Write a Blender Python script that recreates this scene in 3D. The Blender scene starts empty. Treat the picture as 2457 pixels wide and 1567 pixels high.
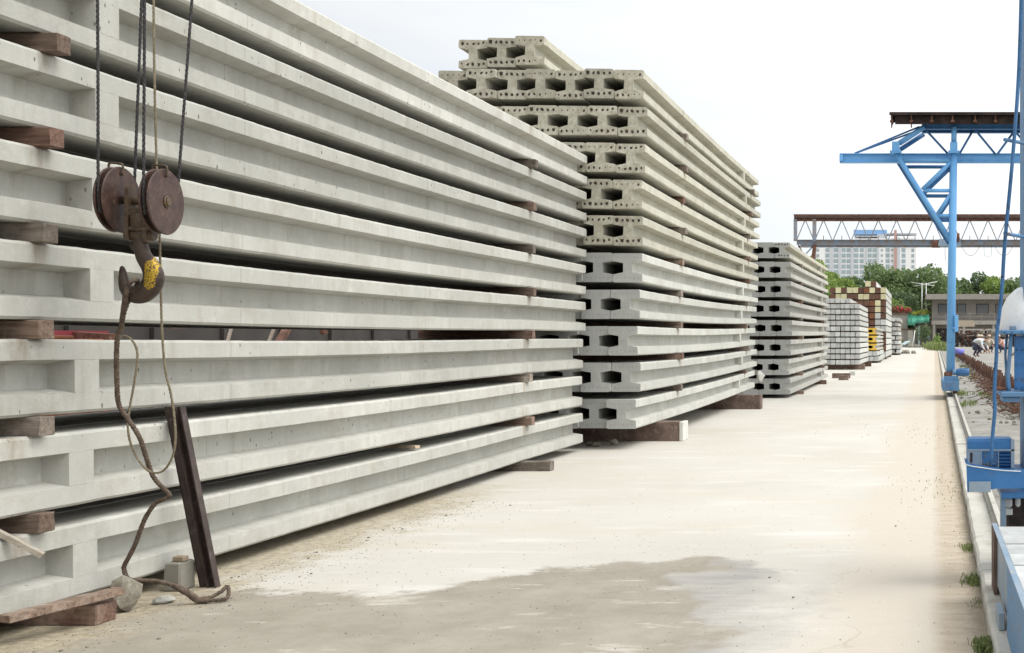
import bpy, bmesh, math, random
from mathutils import Vector, Matrix, noise as mnoise
random.seed(7)
R = math.radians
sc = bpy.context.scene
C = sc.collection

# ------------------------------------------------------------------ camera, sky, sun, exposure
F = 2653.0; VX = 2216.3; VY = 813.3; EYE = 1.10          # focal length and vanishing point measured in photo pixels
cam = bpy.data.cameras.new('camera'); cam.sensor_width = 36
cam.lens = F/2457*36
cam.shift_x = (1228.5-VX)/2457; cam.shift_y = (VY-783.5)/2457
cam.clip_start = 0.05; cam.clip_end = 5000
co = bpy.data.objects.new('camera', cam); C.objects.link(co)
co.location = (0, 0, EYE); co.rotation_euler = (R(90), 0, 0); sc.camera = co

SUN_EL, SUN_AZ = 55, 92      # azimuth clockwise from +Y (92: from the right)
w = bpy.data.worlds.new("World"); sc.world = w; w.use_nodes = True
nt = w.node_tree; nt.nodes.clear()
wo = nt.nodes.new('ShaderNodeOutputWorld'); bg = nt.nodes.new('ShaderNodeBackground')
sky = nt.nodes.new('ShaderNodeTexSky'); sky.sky_type = 'NISHITA'; sky.sun_disc = False
sky.sun_elevation = R(SUN_EL); sky.sun_rotation = R(SUN_AZ)
tc = nt.nodes.new('ShaderNodeTexCoord'); mp = nt.nodes.new('ShaderNodeMapping')
mp.inputs['Scale'].default_value = (1.2, 1.2, 4.5); mp.inputs['Location'].default_value = (3.1, 1.7, .4)
nz = nt.nodes.new('ShaderNodeTexNoise'); nz.inputs['Scale'].default_value = 2.2; nz.inputs['Detail'].default_value = 6
nz.inputs['Roughness'].default_value = .55
cr = nt.nodes.new('ShaderNodeValToRGB')
cr.color_ramp.elements[0].position = .30; cr.color_ramp.elements[0].color = (.72, .72, .72, 1)
cr.color_ramp.elements[1].position = .62; cr.color_ramp.elements[1].color = (1, 1, 1, 1)
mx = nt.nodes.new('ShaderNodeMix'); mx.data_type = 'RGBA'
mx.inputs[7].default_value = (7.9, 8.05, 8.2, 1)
bg.inputs['Strength'].default_value = .12
L = nt.links
L.new(tc.outputs['Generated'], mp.inputs['Vector']); L.new(mp.outputs[0], nz.inputs['Vector'])
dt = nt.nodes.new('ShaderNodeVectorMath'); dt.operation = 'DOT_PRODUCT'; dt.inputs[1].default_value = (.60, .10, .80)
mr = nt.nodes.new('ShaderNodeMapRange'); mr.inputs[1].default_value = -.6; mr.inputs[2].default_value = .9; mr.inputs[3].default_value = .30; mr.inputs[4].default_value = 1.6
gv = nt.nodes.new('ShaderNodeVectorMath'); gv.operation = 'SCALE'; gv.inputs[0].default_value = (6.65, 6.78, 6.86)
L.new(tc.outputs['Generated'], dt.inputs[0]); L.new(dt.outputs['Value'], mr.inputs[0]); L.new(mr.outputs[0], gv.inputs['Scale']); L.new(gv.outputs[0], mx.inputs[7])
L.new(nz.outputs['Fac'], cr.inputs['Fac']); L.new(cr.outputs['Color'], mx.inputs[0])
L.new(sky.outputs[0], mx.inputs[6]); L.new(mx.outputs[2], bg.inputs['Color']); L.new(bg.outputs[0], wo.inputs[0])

sl = bpy.data.lights.new('sun', 'SUN'); sl.energy = 1.8; sl.angle = R(35); sl.color = (1, .97, .91)
so = bpy.data.objects.new('sun', sl); C.objects.link(so)
sd = Vector((math.sin(R(SUN_AZ))*math.cos(R(SUN_EL)), math.cos(R(SUN_AZ))*math.cos(R(SUN_EL)), math.sin(R(SUN_EL))))
so.rotation_euler = sd.to_track_quat('Z', 'Y').to_euler(); so.location = sd*60
sc.cycles.diffuse_bounces = 2; sc.cycles.max_bounces = 6
sc.view_settings.view_transform = 'Standard'; sc.view_settings.look = 'None'
sc.view_settings.gamma = 1; sc.view_settings.exposure = 0.48; sc.view_settings.use_curve_mapping = False

def W(px, py, Z):                     # photo pixel at distance Z -> point
    return Vector(((px-VX)*Z/F, Z, EYE-(py-VY)*Z/F))

# ------------------------------------------------------------------ materials
class N:
    def __init__(s, name):
        s.m = bpy.data.materials.new(name); s.m.use_nodes = True; s.t = s.m.node_tree
        s.b = s.t.nodes['Principled BSDF']; s.b.inputs['Specular IOR Level'].default_value = .3
        s.v = None
    def n(s, k, **kw):
        x = s.t.nodes.new('ShaderNode'+k)
        for a, v in kw.items(): setattr(x, a, v)
        return x
    def lk(s, a, b): s.t.links.new(a, b)
    def vec(s, scale=(1, 1, 1), src='Object', rnd=True):
        c = s.n('TexCoord'); m = s.n('Mapping'); m.inputs['Scale'].default_value = scale
        out = c.outputs[src]
        if src == 'World':
            pass
        if rnd:
            oi = s.n('ObjectInfo'); mu = s.n('Math', operation='MULTIPLY'); mu.inputs[1].default_value = 37.0
            s.lk(oi.outputs['Random'], mu.inputs[0])
            ad = s.n('VectorMath', operation='ADD'); s.lk(c.outputs[src], ad.inputs[0]); s.lk(mu.outputs[0], ad.inputs[1]); out = ad.outputs[0]
        s.lk(out, m.inputs['Vector']); return m.outputs[0]
    def noise(s, vec, scale, detail=4, rough=.55, dist=0):
        x = s.n('TexNoise'); x.inputs['Scale'].default_value = scale; x.inputs['Detail'].default_value = detail
        x.inputs['Roughness'].default_value = rough; x.inputs['Distortion'].default_value = dist
        s.lk(vec, x.inputs['Vector']); return x.outputs['Fac']
    def ramp(s, fac, a, b, ca=(0, 0, 0), cb=(1, 1, 1)):
        x = s.n('ValToRGB'); e = x.color_ramp.elements
        e[0].position = a; e[0].color = (*ca, 1); e[1].position = b; e[1].color = (*cb, 1)
        s.lk(fac, x.inputs['Fac']); return x.outputs['Color']
    def mix(s, fac, a, b, mode='MIX'):
        x = s.n('Mix', data_type='RGBA', blend_type=mode)
        for i, v in ((0, fac), (6, a), (7, b)):
            if isinstance(v, (int, float)): x.inputs[i].default_value = v
            elif isinstance(v, tuple): x.inputs[i].default_value = (*v, 1)
            else: s.lk(v, x.inputs[i])
        return x.outputs[2]
    def math(s, op, a, b=0.0, c=None):
        x = s.n('Math', operation=op)
        for i, v in enumerate((a, b, c)):
            if v is None: continue
            if isinstance(v, (int, float)): x.inputs[i].default_value = v
            else: s.lk(v, x.inputs[i])
        return x.outputs[0]
    def out(s, col, rough=.8, bump=None, bs=.3, bd=.01, metal=0):
        if isinstance(col, tuple): s.b.inputs['Base Color'].default_value = (*col, 1)
        else: s.lk(col, s.b.inputs['Base Color'])
        if isinstance(rough, (int, float)): s.b.inputs['Roughness'].default_value = rough
        else: s.lk(rough, s.b.inputs['Roughness'])
        s.b.inputs['Metallic'].default_value = metal
        if bump is not None:
            x = s.n('Bump'); x.inputs['Strength'].default_value = bs; x.inputs['Distance'].default_value = bd
            s.lk(bump, x.inputs['Height']); s.lk(x.outputs[0], s.b.inputs['Normal'])
        return s.m

def concrete(name, base, pits=1.0, stain=(.33, .29, .21), stain_amt=.35, grain=1.0, drips=()):
    s = N(name)
    v = s.vec()
    n1 = s.ramp(s.noise(v, 1.7, 6, .6), .25, .75)
    col = s.mix(n1, tuple(c*.80 for c in base), tuple(min(1, c*1.10) for c in base))
    st = s.noise(s.vec((4, 5, .8)), 3.0, 6, .7)                 # vertical run marks
    col = s.mix(s.ramp(st, .42, .75), col, tuple(c*.84 for c in base))
    st2 = s.noise(s.vec((2.5, 3.2, .35)), 3.0, 4, .6)
    col = s.mix(s.math('MULTIPLY', s.ramp(st2, .56, .8), stain_amt), col, stain)
    wh = s.ramp(s.noise(v, 9, 8, .7), .56, .68)                    # pale laitance patches
    col = s.mix(s.math('MULTIPLY', wh, .35), col, tuple(min(.9, c*1.25) for c in base))
    # air holes, drawn out downwards
    vo = s.n('TexVoronoi'); vo.inputs['Scale'].default_value = 34; vo.inputs['Randomness'].default_value = 1
    s.lk(s.vec((1, 1.1, .55)), vo.inputs['Vector'])
    rs = s.n('SeparateColor'); s.lk(vo.outputs['Color'], rs.inputs[0])
    keep = s.math('GREATER_THAN', rs.outputs[0], .70)
    clus = s.ramp(s.noise(v, 1.6, 4, .6), .37, .50)
    pit = s.math('MULTIPLY', s.math('MULTIPLY', s.math('LESS_THAN', vo.outputs['Distance'], s.math('MULTIPLY', rs.outputs[1], .21)), keep), clus)
    pit = s.math('MULTIPLY', pit, pits)
    col = s.mix(s.math('MULTIPLY', pit, .8), col, (.10, .095, .08))
    # warm dirty blotches along the arrises, formwork seams, rusty run marks under the timber bearers
    bl = s.ramp(s.noise(s.vec((1, .8, 1)), 4.5, 8, .72), .50, .70)
    col = s.mix(s.math('MULTIPLY', bl, .5), col, tuple(c*k for c, k in zip(base, (.66, .63, .57))))
    sp = s.math('MULTIPLY', s.ramp(s.noise(s.vec((1, 1, .6)), 70, 6, .8), .60, .68), s.ramp(s.noise(v, 3.1, 5, .65), .40, .62))
    col = s.mix(s.math('MULTIPLY', sp, .45), col, (.14, .13, .11))
    if drips:
        tcx = s.n('TexCoord'); sx = s.n('SeparateXYZ'); s.lk(tcx.outputs['Object'], sx.inputs[0]); yl = sx.outputs[1]; zl_ = sx.outputs[2]
        wob = s.math('MULTIPLY', s.math('SUBTRACT', s.noise(s.vec((1, 6, 2)), 3, 5, .7), .5), .16)
        tot = None
        for dy in drips:
            d_ = s.math('ABSOLUTE', s.math('SUBTRACT', s.math('ADD', yl, wob), dy))
            m_ = s.ramp(s.math('SUBTRACT', .055, d_), 0, .055)
            tot = m_ if tot is None else s.math('ADD', tot, m_)
        tot = s.math('MULTIPLY', tot, s.ramp(s.math('ADD', zl_, s.math('MULTIPLY', s.noise(s.vec((3, 30, 1)), 3, 4), .16)), .16, .40))
        col = s.mix(s.math('MULTIPLY', tot, .75), col, (.21, .155, .10))
        fr = s.math('ABSOLUTE', s.math('SUBTRACT', s.math('FRACT', s.math('MULTIPLY_ADD', yl, .5, .23)), .5))
        col = s.mix(s.math('MULTIPLY', s.math('LESS_THAN', fr, .0016), .45), col, tuple(c*.5 for c in base))
    oi = s.n('ObjectInfo'); rv = s.math('MULTIPLY_ADD', oi.outputs['Random'], .26, .87)
    hv = s.n('HueSaturation'); s.lk(rv, hv.inputs['Value']); s.lk(col, hv.inputs['Color'])
    h = s.math('SUBTRACT', s.noise(v, 120*grain, 4, .7), s.math('MULTIPLY', pit, 2.0))
    h = s.math('ADD', h, s.math('MULTIPLY', s.noise(v, 22, 4, .6), 1.6))
    return s.out(hv.outputs[0], .86, h, .35, .004)

def rust(name, a, b, c=None, scale=9, rough=.75, th=(.4, .62), bs=.35, c_amt=1.0):
    s = N(name); v = s.vec()
    col = s.mix(s.ramp(s.noise(v, scale, 7, .65), *th), a, b)
    if c: col = s.mix(s.math('MULTIPLY', s.ramp(s.noise(v, scale*2.3, 6, .7, .5), .58, .66), c_amt), col, c)
    oi = s.n('ObjectInfo'); rv = s.math('MULTIPLY_ADD', oi.outputs['Random'], .2, .9)
    hv = s.n('HueSaturation'); s.lk(rv, hv.inputs['Value']); s.lk(col, hv.inputs['Color'])
    return s.out(hv.outputs[0], rough, s.noise(v, scale*9, 4, .7), bs, .003)

def wood(name, a, b, wear=(.42, .35, .28)):
    s = N(name)
    g = s.noise(s.vec((2.5, 30, 30)), 2.0, 6, .65, .6)
    col = s.mix(s.ramp(g, .35, .68), a, b)
    col = s.mix(s.math('MULTIPLY', s.ramp(s.noise(s.vec(), 6, 6, .7), .5, .68), .6), col, wear)
    oi = s.n('ObjectInfo'); rv = s.math('MULTIPLY_ADD', oi.outputs['Random'], .7, .6)
    hv = s.n('HueSaturation'); s.lk(rv, hv.inputs['Value']); s.lk(col, hv.inputs['Color'])
    return s.out(hv.outputs[0], .85, g, .5, .004)

def plain(name, col, rough=.6, metal=0, var=.12, scale=8, bs=.1):
    s = N(name); v = s.vec()
    c = s.mix(s.noise(v, scale, 5, .6), tuple(x*(1-var) for x in col), tuple(min(1, x*(1+var)) for x in col))
    return s.out(c, rough, s.noise(v, scale*8, 3), bs, .003, metal)

M = {}
M['beam'] = concrete('beam_concrete', (.505, .498, .452), 1.0, (.30, .27, .21), .6, drips=(1.30, 6.48))
M['beam_old'] = concrete('beam_concrete_weathered', (.50, .485, .405), 1.0, (.33, .26, .15), .7, drips=(1.88, 6.93))
M['beam_mid'] = concrete('beam_concrete_middle_stack', (.515, .513, .468), .8, drips=(1.88, 6.93))
M['end_old'] = rust('beam_end_grimy', (.36, .335, .26), (.54, .515, .42), (.20, .16, .11), 16, .9, (.35, .65), .6, .8)
M['end_new'] = rust('beam_end_grey', (.36, .365, .345), (.43, .43, .405), (.31, .30, .27), 12, .9, (.3, .7), .4, .4)
M['strand'] = rust('strand_ends', (.03, .022, .018), (.075, .05, .04), None, 30)
M['white_conc'] = concrete('square_pile_concrete', (.56, .565, .53), .5, stain_amt=.3)
M['end_white'] = concrete('square_pile_end', (.58, .59, .57), .3, stain_amt=.2)
M['end_cream'] = rust('end_paint_cream', (.60, .55, .33), (.66, .62, .40), (.45, .38, .2), 6, .7, c_amt=.5)
M['end_brown'] = rust('end_rusty_plate', (.12, .062, .042), (.17, .09, .06), (.10, .05, .035), 5)
M['end_orange'] = rust('end_orange_rust', (.22, .085, .035), (.15, .07, .04), None, 5)
M['end_yellow'] = rust('end_paint_yellow', (.68, .42, .05), (.72, .48, .08), (.5, .3, .06), 6, .6, c_amt=.4)
M['timber'] = wood('timber_block', (.115, .075, .055), (.29, .21, .16), (.46, .39, .32))
M['timber_grey'] = wood('timber_grey', (.13, .105, .085), (.30, .25, .205), (.48, .43, .37))
M['timber_red'] = wood('timber_red', (.10, .055, .04), (.23, .14, .105), (.36, .28, .22))
M['timber_pale'] = wood('timber_pale', (.30, .22, .15), (.48, .38, .27), (.55, .47, .36))
M['stick_grey'] = wood('stick_grey', (.22, .18, .14), (.38, .33, .27), (.45, .42, .36))
M['stone'] = concrete('broken_stone', (.27, .255, .215), .5, (.25, .2, .13), .8)
M['chip_grey'] = rust('chip_grey', (.32, .31, .27), (.45, .44, .40), (.25, .22, .18), 20, .95)
M['rock_brown'] = rust('rock_brown', (.15, .13, .10), (.27, .25, .20), (.36, .34, .29), 12, .95, bs=.8)
M['block_brown'] = rust('ground_block_side', (.11, .075, .06), (.19, .135, .11), (.27, .23, .2), 6, .9)
M['block_white'] = concrete('ground_block_end', (.66, .65, .60), .4)
M['steel_dark'] = rust('leaning_steel', (.042, .028, .025), (.078, .056, .048), (.17, .145, .135), 10, .55, (.4, .62), .2, .5)
M['hook_disc'] = rust('sheave_paint', (.045, .026, .021), (.092, .050, .040), (.19, .13, .095), 22, .5, (.35, .65), .25, .7)
M['hook_dark'] = rust('sheave_edge', (.02, .018, .017), (.06, .04, .033), None, 20, .5)
M['hook_iron'] = rust('hook_iron', (.05, .033, .024), (.11, .075, .045), (.20, .13, .04), 18, .5, (.35, .65), .4, .5)
M['rope_dark'] = rust('rope_greased', (.025, .024, .026), (.06, .056, .056), None, 60, .5)
M['rope_brown'] = rust('rope_rusty', (.075, .052, .038), (.15, .11, .08), None, 50, .7)
M['rope_tan'] = rust('rope_tan', (.15, .125, .08), (.24, .20, .135), None, 50, .7)
M['blue'] = rust('crane_paint_blue', (.14, .37, .68), (.175, .43, .76), (.09, .24, .45), 3, .45, (.3, .7), .08, .35)
M['blue_deep'] = rust('crane_paint_deep_blue', (.04, .145, .34), (.055, .19, .42), (.15, .12, .12), 7, .5, (.3, .7), .12, .5)
M['blue_worn'] = rust('crane_paint_worn_blue', (.14, .25, .40), (.10, .24, .43), (.22, .13, .09), 9, .6, (.4, .6), .2, .9)
M['blue_dark'] = rust('pole_paint_dark', (.03, .10, .22), (.055, .16, .34), (.025, .026, .03), 8, .45, (.35, .6), .1, 1)
M['steel_grey'] = rust('carriage_steel', (.28, .34, .40), (.20, .29, .38), (.42, .36, .3), 5, .5, (.4, .6), .1, .5)
M['rusty'] = rust('rusty_steel', (.10, .045, .032), (.20, .10, .065), (.30, .2, .16), 12)
M['rust_blue'] = rust('rusty_blue_steel', (.26, .34, .44), (.30, .25, .22), (.25, .13, .085), 4, .7, (.4, .6), .2, 1)
M['roof_brown'] = rust('deck_sheet', (.018, .012, .010), (.055, .032, .025), None, 5)
M['carriage_top'] = rust('carriage_top_plate', (.42, .43, .42), (.52, .53, .52), (.33, .30, .26), 9, .6, c_amt=.6)
M['white_paint'] = plain('white_paint', (.78, .79, .78), .6)
M['tarp_white'] = rust('cover_sheet_white', (.78, .80, .82), (.84, .86, .87), (.68, .62, .52), 7, .6, (.3, .7), .2, .5)
M['green_tarp'] = plain('green_tarp', (.20, .66, .49), .7, 0, .15, 1)
M['old_wall'] = concrete('old_building_wall', (.36, .33, .30), .2, (.2, .17, .13), .6)
M['old_slab'] = concrete('old_building_slab', (.42, .39, .35), .2, (.15, .13, .11), .7)
M['plaster'] = concrete('yard_wall_plaster', (.45, .43, .38), .2, (.3, .27, .2), .5)
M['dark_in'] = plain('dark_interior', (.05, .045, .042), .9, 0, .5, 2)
M['glass'] = plain('window_glass', (.17, .18, .19), .5, 0, .4, .6)
M['glass_pale'] = plain('apartment_glass', (.36, .45, .48), .3, 0, .35, .3)
M['apt'] = plain('apartment_wall', (.90, .905, .92), .8, 0, .03, .1)
M['apt_grey'] = plain('apartment_grey_band', (.60, .63, .68), .8, 0, .03, .1)
M['apt_pink'] = plain('apartment_pink_band', (.55, .36, .33), .8, 0, .03, .1)
M['apt_blue'] = plain('apartment_blue_roof', (.26, .46, .76), .7, 0, .1, .1)
M['red_steel'] = plain('maroon_steel', (.20, .035, .045), .6, 0, .2, 3)
M['red_flower'] = plain('red_blossom', (.42, .05, .07), .8, 0, .4, 2)
M['yellow_flower'] = plain('yellow_leaves', (.45, .48, .10), .8, 0, .3, 2)
M['skin'] = plain('skin', (.36, .2, .13), .6); M['hair'] = plain('black_hair', (.02, .017, .015), .6)
for k, c in dict(shirt_blue=(.25, .45, .62), shirt_green=(.42, .55, .46), shirt_white=(.68, .68, .68), shirt_pink=(.60, .35, .30), shirt_navy=(.12, .2, .5),
                 trousers=(.05, .05, .08), hat=(.55, .48, .38), purple=(.2, .2, .6), tyre=(.02, .02, .02), pinkish=(.5, .3, .35)).items():
    M[k] = plain(k, c, .8, 0, .2, 12)

def foliage(name, a, b, c):
    s = N(name); v = s.vec()
    col = s.mix(s.ramp(s.noise(v, .9, 3, .6), .35, .65), a, b)
    g = s.n('NewGeometry')
    col = s.mix(s.math('MULTIPLY', g.outputs['Random Per Island'], .75), col, c)
    s.b.inputs['Subsurface Weight'].default_value = 0
    t = s.n('BsdfTranslucent'); s.lk(col, t.inputs[0]); ms = s.n('MixShader'); ms.inputs[0].default_value = .35
    s.out(col, .6); s.lk(s.b.outputs[0], ms.inputs[1]); s.lk(t.outputs[0], ms.inputs[2])
    s.lk(ms.outputs[0], s.t.nodes['Material Output'].inputs[0]); return s.m
M['leaf_mid'] = foliage('leaves_mid_green', (.17, .25, .10), (.30, .39, .16), (.14, .20, .10))
M['leaf_light'] = foliage('leaves_light_green', (.22, .32, .08), (.35, .45, .12), (.17, .25, .08))
M['leaf_dark'] = foliage('leaves_dark_green', (.14, .20, .10), (.23, .31, .15), (.12, .17, .095))
M['bark'] = wood('bark', (.10, .08, .06), (.18, .15, .12))
M['weed'] = foliage('weed_green', (.12, .18, .05), (.20, .28, .08), (.22, .22, .10))

def hook_paint():
    s = N('hook_iron_yellow_patch'); v = s.vec(rnd=False)
    col = s.mix(s.ramp(s.noise(v, 18, 6, .65), .35, .65), (.04, .028, .024), (.085, .06, .046))
    sx = s.n('SeparateXYZ'); c = s.n('TexCoord'); s.lk(c.outputs['Object'], sx.inputs[0])
    dx = s.math('MULTIPLY', s.math('SUBTRACT', sx.outputs[0], .026), 1/.024)
    dz = s.math('MULTIPLY', s.math('SUBTRACT', sx.outputs[2], -.272), 1/.060)
    d = s.math('SQRT', s.math('ADD', s.math('MULTIPLY', dx, dx), s.math('MULTIPLY', dz, dz)))
    d = s.math('ADD', d, s.math('MULTIPLY', s.math('SUBTRACT', s.noise(v, 30, 4, .6), .5), 1.3))
    m_ = s.math('MULTIPLY', s.math('LESS_THAN', d, .95), s.math('GREATER_THAN', s.noise(v, 170, 5, .7), .475))
    col = s.mix(m_, col, (.42, .27, .02))
    return s.out(col, .42, s.noise(v, 90, 4), .25, .002, .3)
M['hook_paint'] = hook_paint()

def xyz(s):
    g = s.n('NewGeometry'); x = s.n('SeparateXYZ'); s.lk(g.outputs['Position'], x.inputs[0]); return g.outputs['Position'], x.outputs[0], x.outputs[1]

def road_mat():
    s = N('yard_road'); P, X, Y = xyz(s)
    def mp(scale):
        m = s.n('Mapping'); m.inputs['Scale'].default_value = scale; s.lk(P, m.inputs['Vector']); return m.outputs[0]
    v = mp((1, 1, 1))
    cream = s.mix(s.ramp(s.noise(v, .55, 7, .62), .3, .7), (.60, .58, .525), (.72, .705, .665))
    cream = s.mix(s.math('MULTIPLY', s.ramp(s.noise(mp((.35, 1.6, 1)), 1.3, 8, .7, .4), .52, .72), .55), cream, (.66, .60, .48))
    cream = s.mix(s.math('MULTIPLY', s.ramp(s.noise(mp((.5, 2.4, 1)), 2.1, 6, .6), .55, .7), .6), cream, (.84, .83, .80))
    cream = s.mix(s.math('MULTIPLY', s.ramp(s.math('SUBTRACT', s.math('ADD', X, s.math('MULTIPLY', s.noise(v, 1.0, 6, .65), .8)), s.math('MULTIPLY_ADD', Y, .004, -.15)), -.1, .25), .8), cream, (.65, .585, .50))
    cream = s.mix(s.math('MULTIPLY', s.ramp(s.noise(mp((.5, 3.2, 1)), 5.5, 9, .8, .3), .52, .66), .30), cream, (.60, .53, .42))
    # darker damp dirt patch in the foreground, with a ragged outline
    nzv = s.math('MULTIPLY', s.math('SUBTRACT', s.noise(v, 1.5, 9, .68, .3), .5), 1.5)
    f1 = s.n('FloatCurve'); cm = f1.mapping; pts = [(0, .42), (.22, .44), (.40, .40), (.55, .36), (.61, .46), (.72, .60), (.9, .58), (1, .52)]
    cv = cm.curves[0]
    cv.points[0].location = pts[0]; cv.points[1].location = pts[-1]
    for p in pts[1:-1]: cv.points.new(*p)
    cm.update()
    s.lk(s.math('MULTIPLY', s.math('ADD', X, 4.2), 1/3.6), f1.inputs['Value'])
    lim = s.math('ADD', s.math('MULTIPLY', f1.outputs[0], 3.0), 3.72)          # far limit of the patch, metres
    a = s.math('SUBTRACT', s.math('ADD', lim, nzv), Y)
    bb = s.math('SUBTRACT', s.math('ADD', s.math('MULTIPLY', nzv, .8), -.48), X)
    msk = s.math('MULTIPLY', s.math('MULTIPLY', s.ramp(a, 0, .12), s.ramp(bb, 0, .32)), .95)
    dirt = s.mix(s.ramp(s.noise(v, 3.2, 8, .7), .35, .65), (.255, .232, .188), (.38, .35, .295))
    dirt = s.mix(s.math('MULTIPLY', s.ramp(s.noise(mp((.8, 2.4, 1)), 2.6, 8, .75), .58, .66), .75), dirt, (.66, .64, .58))
    dirt = s.mix(s.ramp(s.math('ADD', s.math('MULTIPLY', X, .5), s.noise(v, 1.1, 4)), -.85, .05), dirt, s.mix(s.ramp(s.noise(mp((.6, 3, 1)), 3.5, 8, .7), .4, .6), (.33, .328, .335), (.45, .435, .41)))  # cooler grey towards the right: wet sheen put into the dirt colour
    col = s.mix(msk, cream, dirt)
    # sandy spill at the foot of the nearest stack
    sa = s.math('SUBTRACT', s.math('ADD', s.math('MULTIPLY', s.math('SUBTRACT', s.noise(v, 4, 7, .75), .5), 1.3), -2.93), X)
    sa = s.math('MULTIPLY', s.ramp(sa, 0, .3), s.ramp(s.math('SUBTRACT', 8.5, Y), 0, 3.5))
    sand = s.mix(s.ramp(s.noise(v, 22, 8, .85), .40, .60), (.20, .155, .095), (.62, .54, .38))
    col = s.mix(s.math('MULTIPLY', sa, .8), col, sand)
    # worn strip along the kerb
    st = s.math('SUBTRACT', X, s.math('MULTIPLY_ADD', Y, .0095, -.02))
    st = s.math('ADD', st, s.math('MULTIPLY', s.math('SUBTRACT', s.noise(v, 2.2, 7, .7), .5), .10))
    strip = s.mix(s.ramp(s.noise(mp((.7, 2.5, 1)), 7, 8, .75), .4, .62), (.46, .38, .285), (.60, .52, .42))
    col = s.mix(s.ramp(st, -.03, .07), col, strip)
    kd = s.math('SUBTRACT', X, s.math('MULTIPLY_ADD', Y, .011, .12))
    kd = s.math('ADD', kd, s.math('MULTIPLY', s.math('SUBTRACT', s.noise(v, 11, 6, .8), .5), .16))
    col = s.mix(s.math('MULTIPLY', s.ramp(kd, 0, .06), .85), col, (.20, .165, .11))
    # hairline cracks
    vo = s.n('TexVoronoi', feature='DISTANCE_TO_EDGE'); vo.inputs['Scale'].default_value = .42
    ds = s.n('VectorMath', operation='ADD'); nn = s.n('TexNoise'); nn.inputs['Scale'].default_value = 1.4; nn.inputs['Detail'].default_value = 6
    s.lk(P, nn.inputs['Vector']); sc_ = s.n('VectorMath', operation='SCALE'); sc_.inputs['Scale'].default_value = 1.1; s.lk(nn.outputs['Color'], sc_.inputs[0])
    s.lk(P, ds.inputs[0]); s.lk(sc_.outputs[0], ds.inputs[1]); s.lk(ds.outputs[0], vo.inputs['Vector'])
    ck = s.math('MULTIPLY', s.math('LESS_THAN', vo.outputs['Distance'], .0025), s.ramp(s.noise(v, .9, 3), .50, .60))
    col = s.mix(s.math('MULTIPLY', ck, .3), col, (.33, .27, .18))
    gr = s.noise(v, 90, 5, .8)
    col = s.mix(s.math('MULTIPLY', s.ramp(gr, .36, .30), .35), col, (.28, .24, .18))
    h = s.math('ADD', s.math('MULTIPLY', gr, .6), s.noise(v, 12, 8, .75))
    h = s.math('SUBTRACT', h, s.math('MULTIPLY', ck, 2))
    rg = s.mix(s.math('MULTIPLY', msk, s.ramp(s.math('ADD', X, s.noise(v, 2, 5)), -2.0, -.9)), (.9, .9, .9), (.42, .42, .42))
    rr = s.n('RGBToBW'); s.lk(rg, rr.inputs[0])
    return s.out(col, rr.outputs[0], h, .6, .008)
def ground_mat(name, a, b, c, sc_=1.2):
    s = N(name); P, X, Y = xyz(s)
    col = s.mix(s.ramp(s.noise(P, sc_, 8, .7), .35, .65), a, b)
    col = s.mix(s.ramp(s.noise(P, sc_*6, 8, .75), .55, .68), col, c)
    return s.out(col, .95, s.noise(P, 14, 8, .8), .6, .03)
M['road'] = road_mat()
M['ground'] = ground_mat('ground_dirt', (.26, .23, .17), (.36, .33, .26), (.16, .18, .09))
M['side'] = ground_mat('side_concrete', (.22, .21, .185), (.36, .35, .32), (.13, .12, .10), 1.6)
M['kerb'] = concrete('kerb_concrete', (.50, .485, .435), .6, (.26, .22, .15), .8)

# ------------------------------------------------------------------ mesh helpers
def obj(name, bm, mats, parent=None, smooth=False, loc=None):
    me = bpy.data.meshes.new(name)
    if isinstance(bm, bmesh.types.BMesh):
        bmesh.ops.recalc_face_normals(bm, faces=bm.faces); bm.to_mesh(me); bm.free()
    else: me = bm
    if mats is not None:
        me.materials.clear()
        for m in (mats if isinstance(mats, (list, tuple)) else [mats]): me.materials.append(M[m])
    o = bpy.data.objects.new(name, me); C.objects.link(o)
    if parent: o.parent = parent
    if loc is not None: o.location = loc
    if smooth:
        for p in me.polygons: p.use_smooth = True
    return o
def tag(o, label, cat, group=None, kind='thing'):
    o['label'] = label; o['category'] = cat
    if group: o['group'] = group
    if kind: o['kind'] = kind
    return o
def thing(name, label, cat, loc=(0, 0, 0), rz=0, group=None):
    o = bpy.data.objects.new(name, None); C.objects.link(o); o.location = loc; o.rotation_euler = (0, 0, rz)
    return tag(o, label, cat, group)
def struct(name, bm, m, kind='structure'):
    o = obj(name, bm, m); o['kind'] = kind; return o
def BM(): return bmesh.new()
def box(bm, x0, x1, y0, y1, z0, z1, mi=0, bev=0):
    r = bmesh.ops.create_cube(bm, size=1)['verts']
    for v in r: v.co = Vector(((x0+x1)/2+v.co.x*(x1-x0), (y0+y1)/2+v.co.y*(y1-y0), (z0+z1)/2+v.co.z*(z1-z0)))
    fs = {f for v in r for f in v.link_faces}
    for f in fs: f.material_index = mi
    if bev:
        es = list({e for f in fs for e in f.edges})
        bmesh.ops.bevel(bm, geom=es, offset=bev, segments=1, affect='EDGES', material=mi)
    return r
def frame_at(d):
    d = d.normalized(); u = Vector((0, 0, 1)) if abs(d.z) < .95 else Vector((0, 1, 0))
    s = d.cross(u).normalized(); return s, s.cross(d).normalized()
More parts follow.
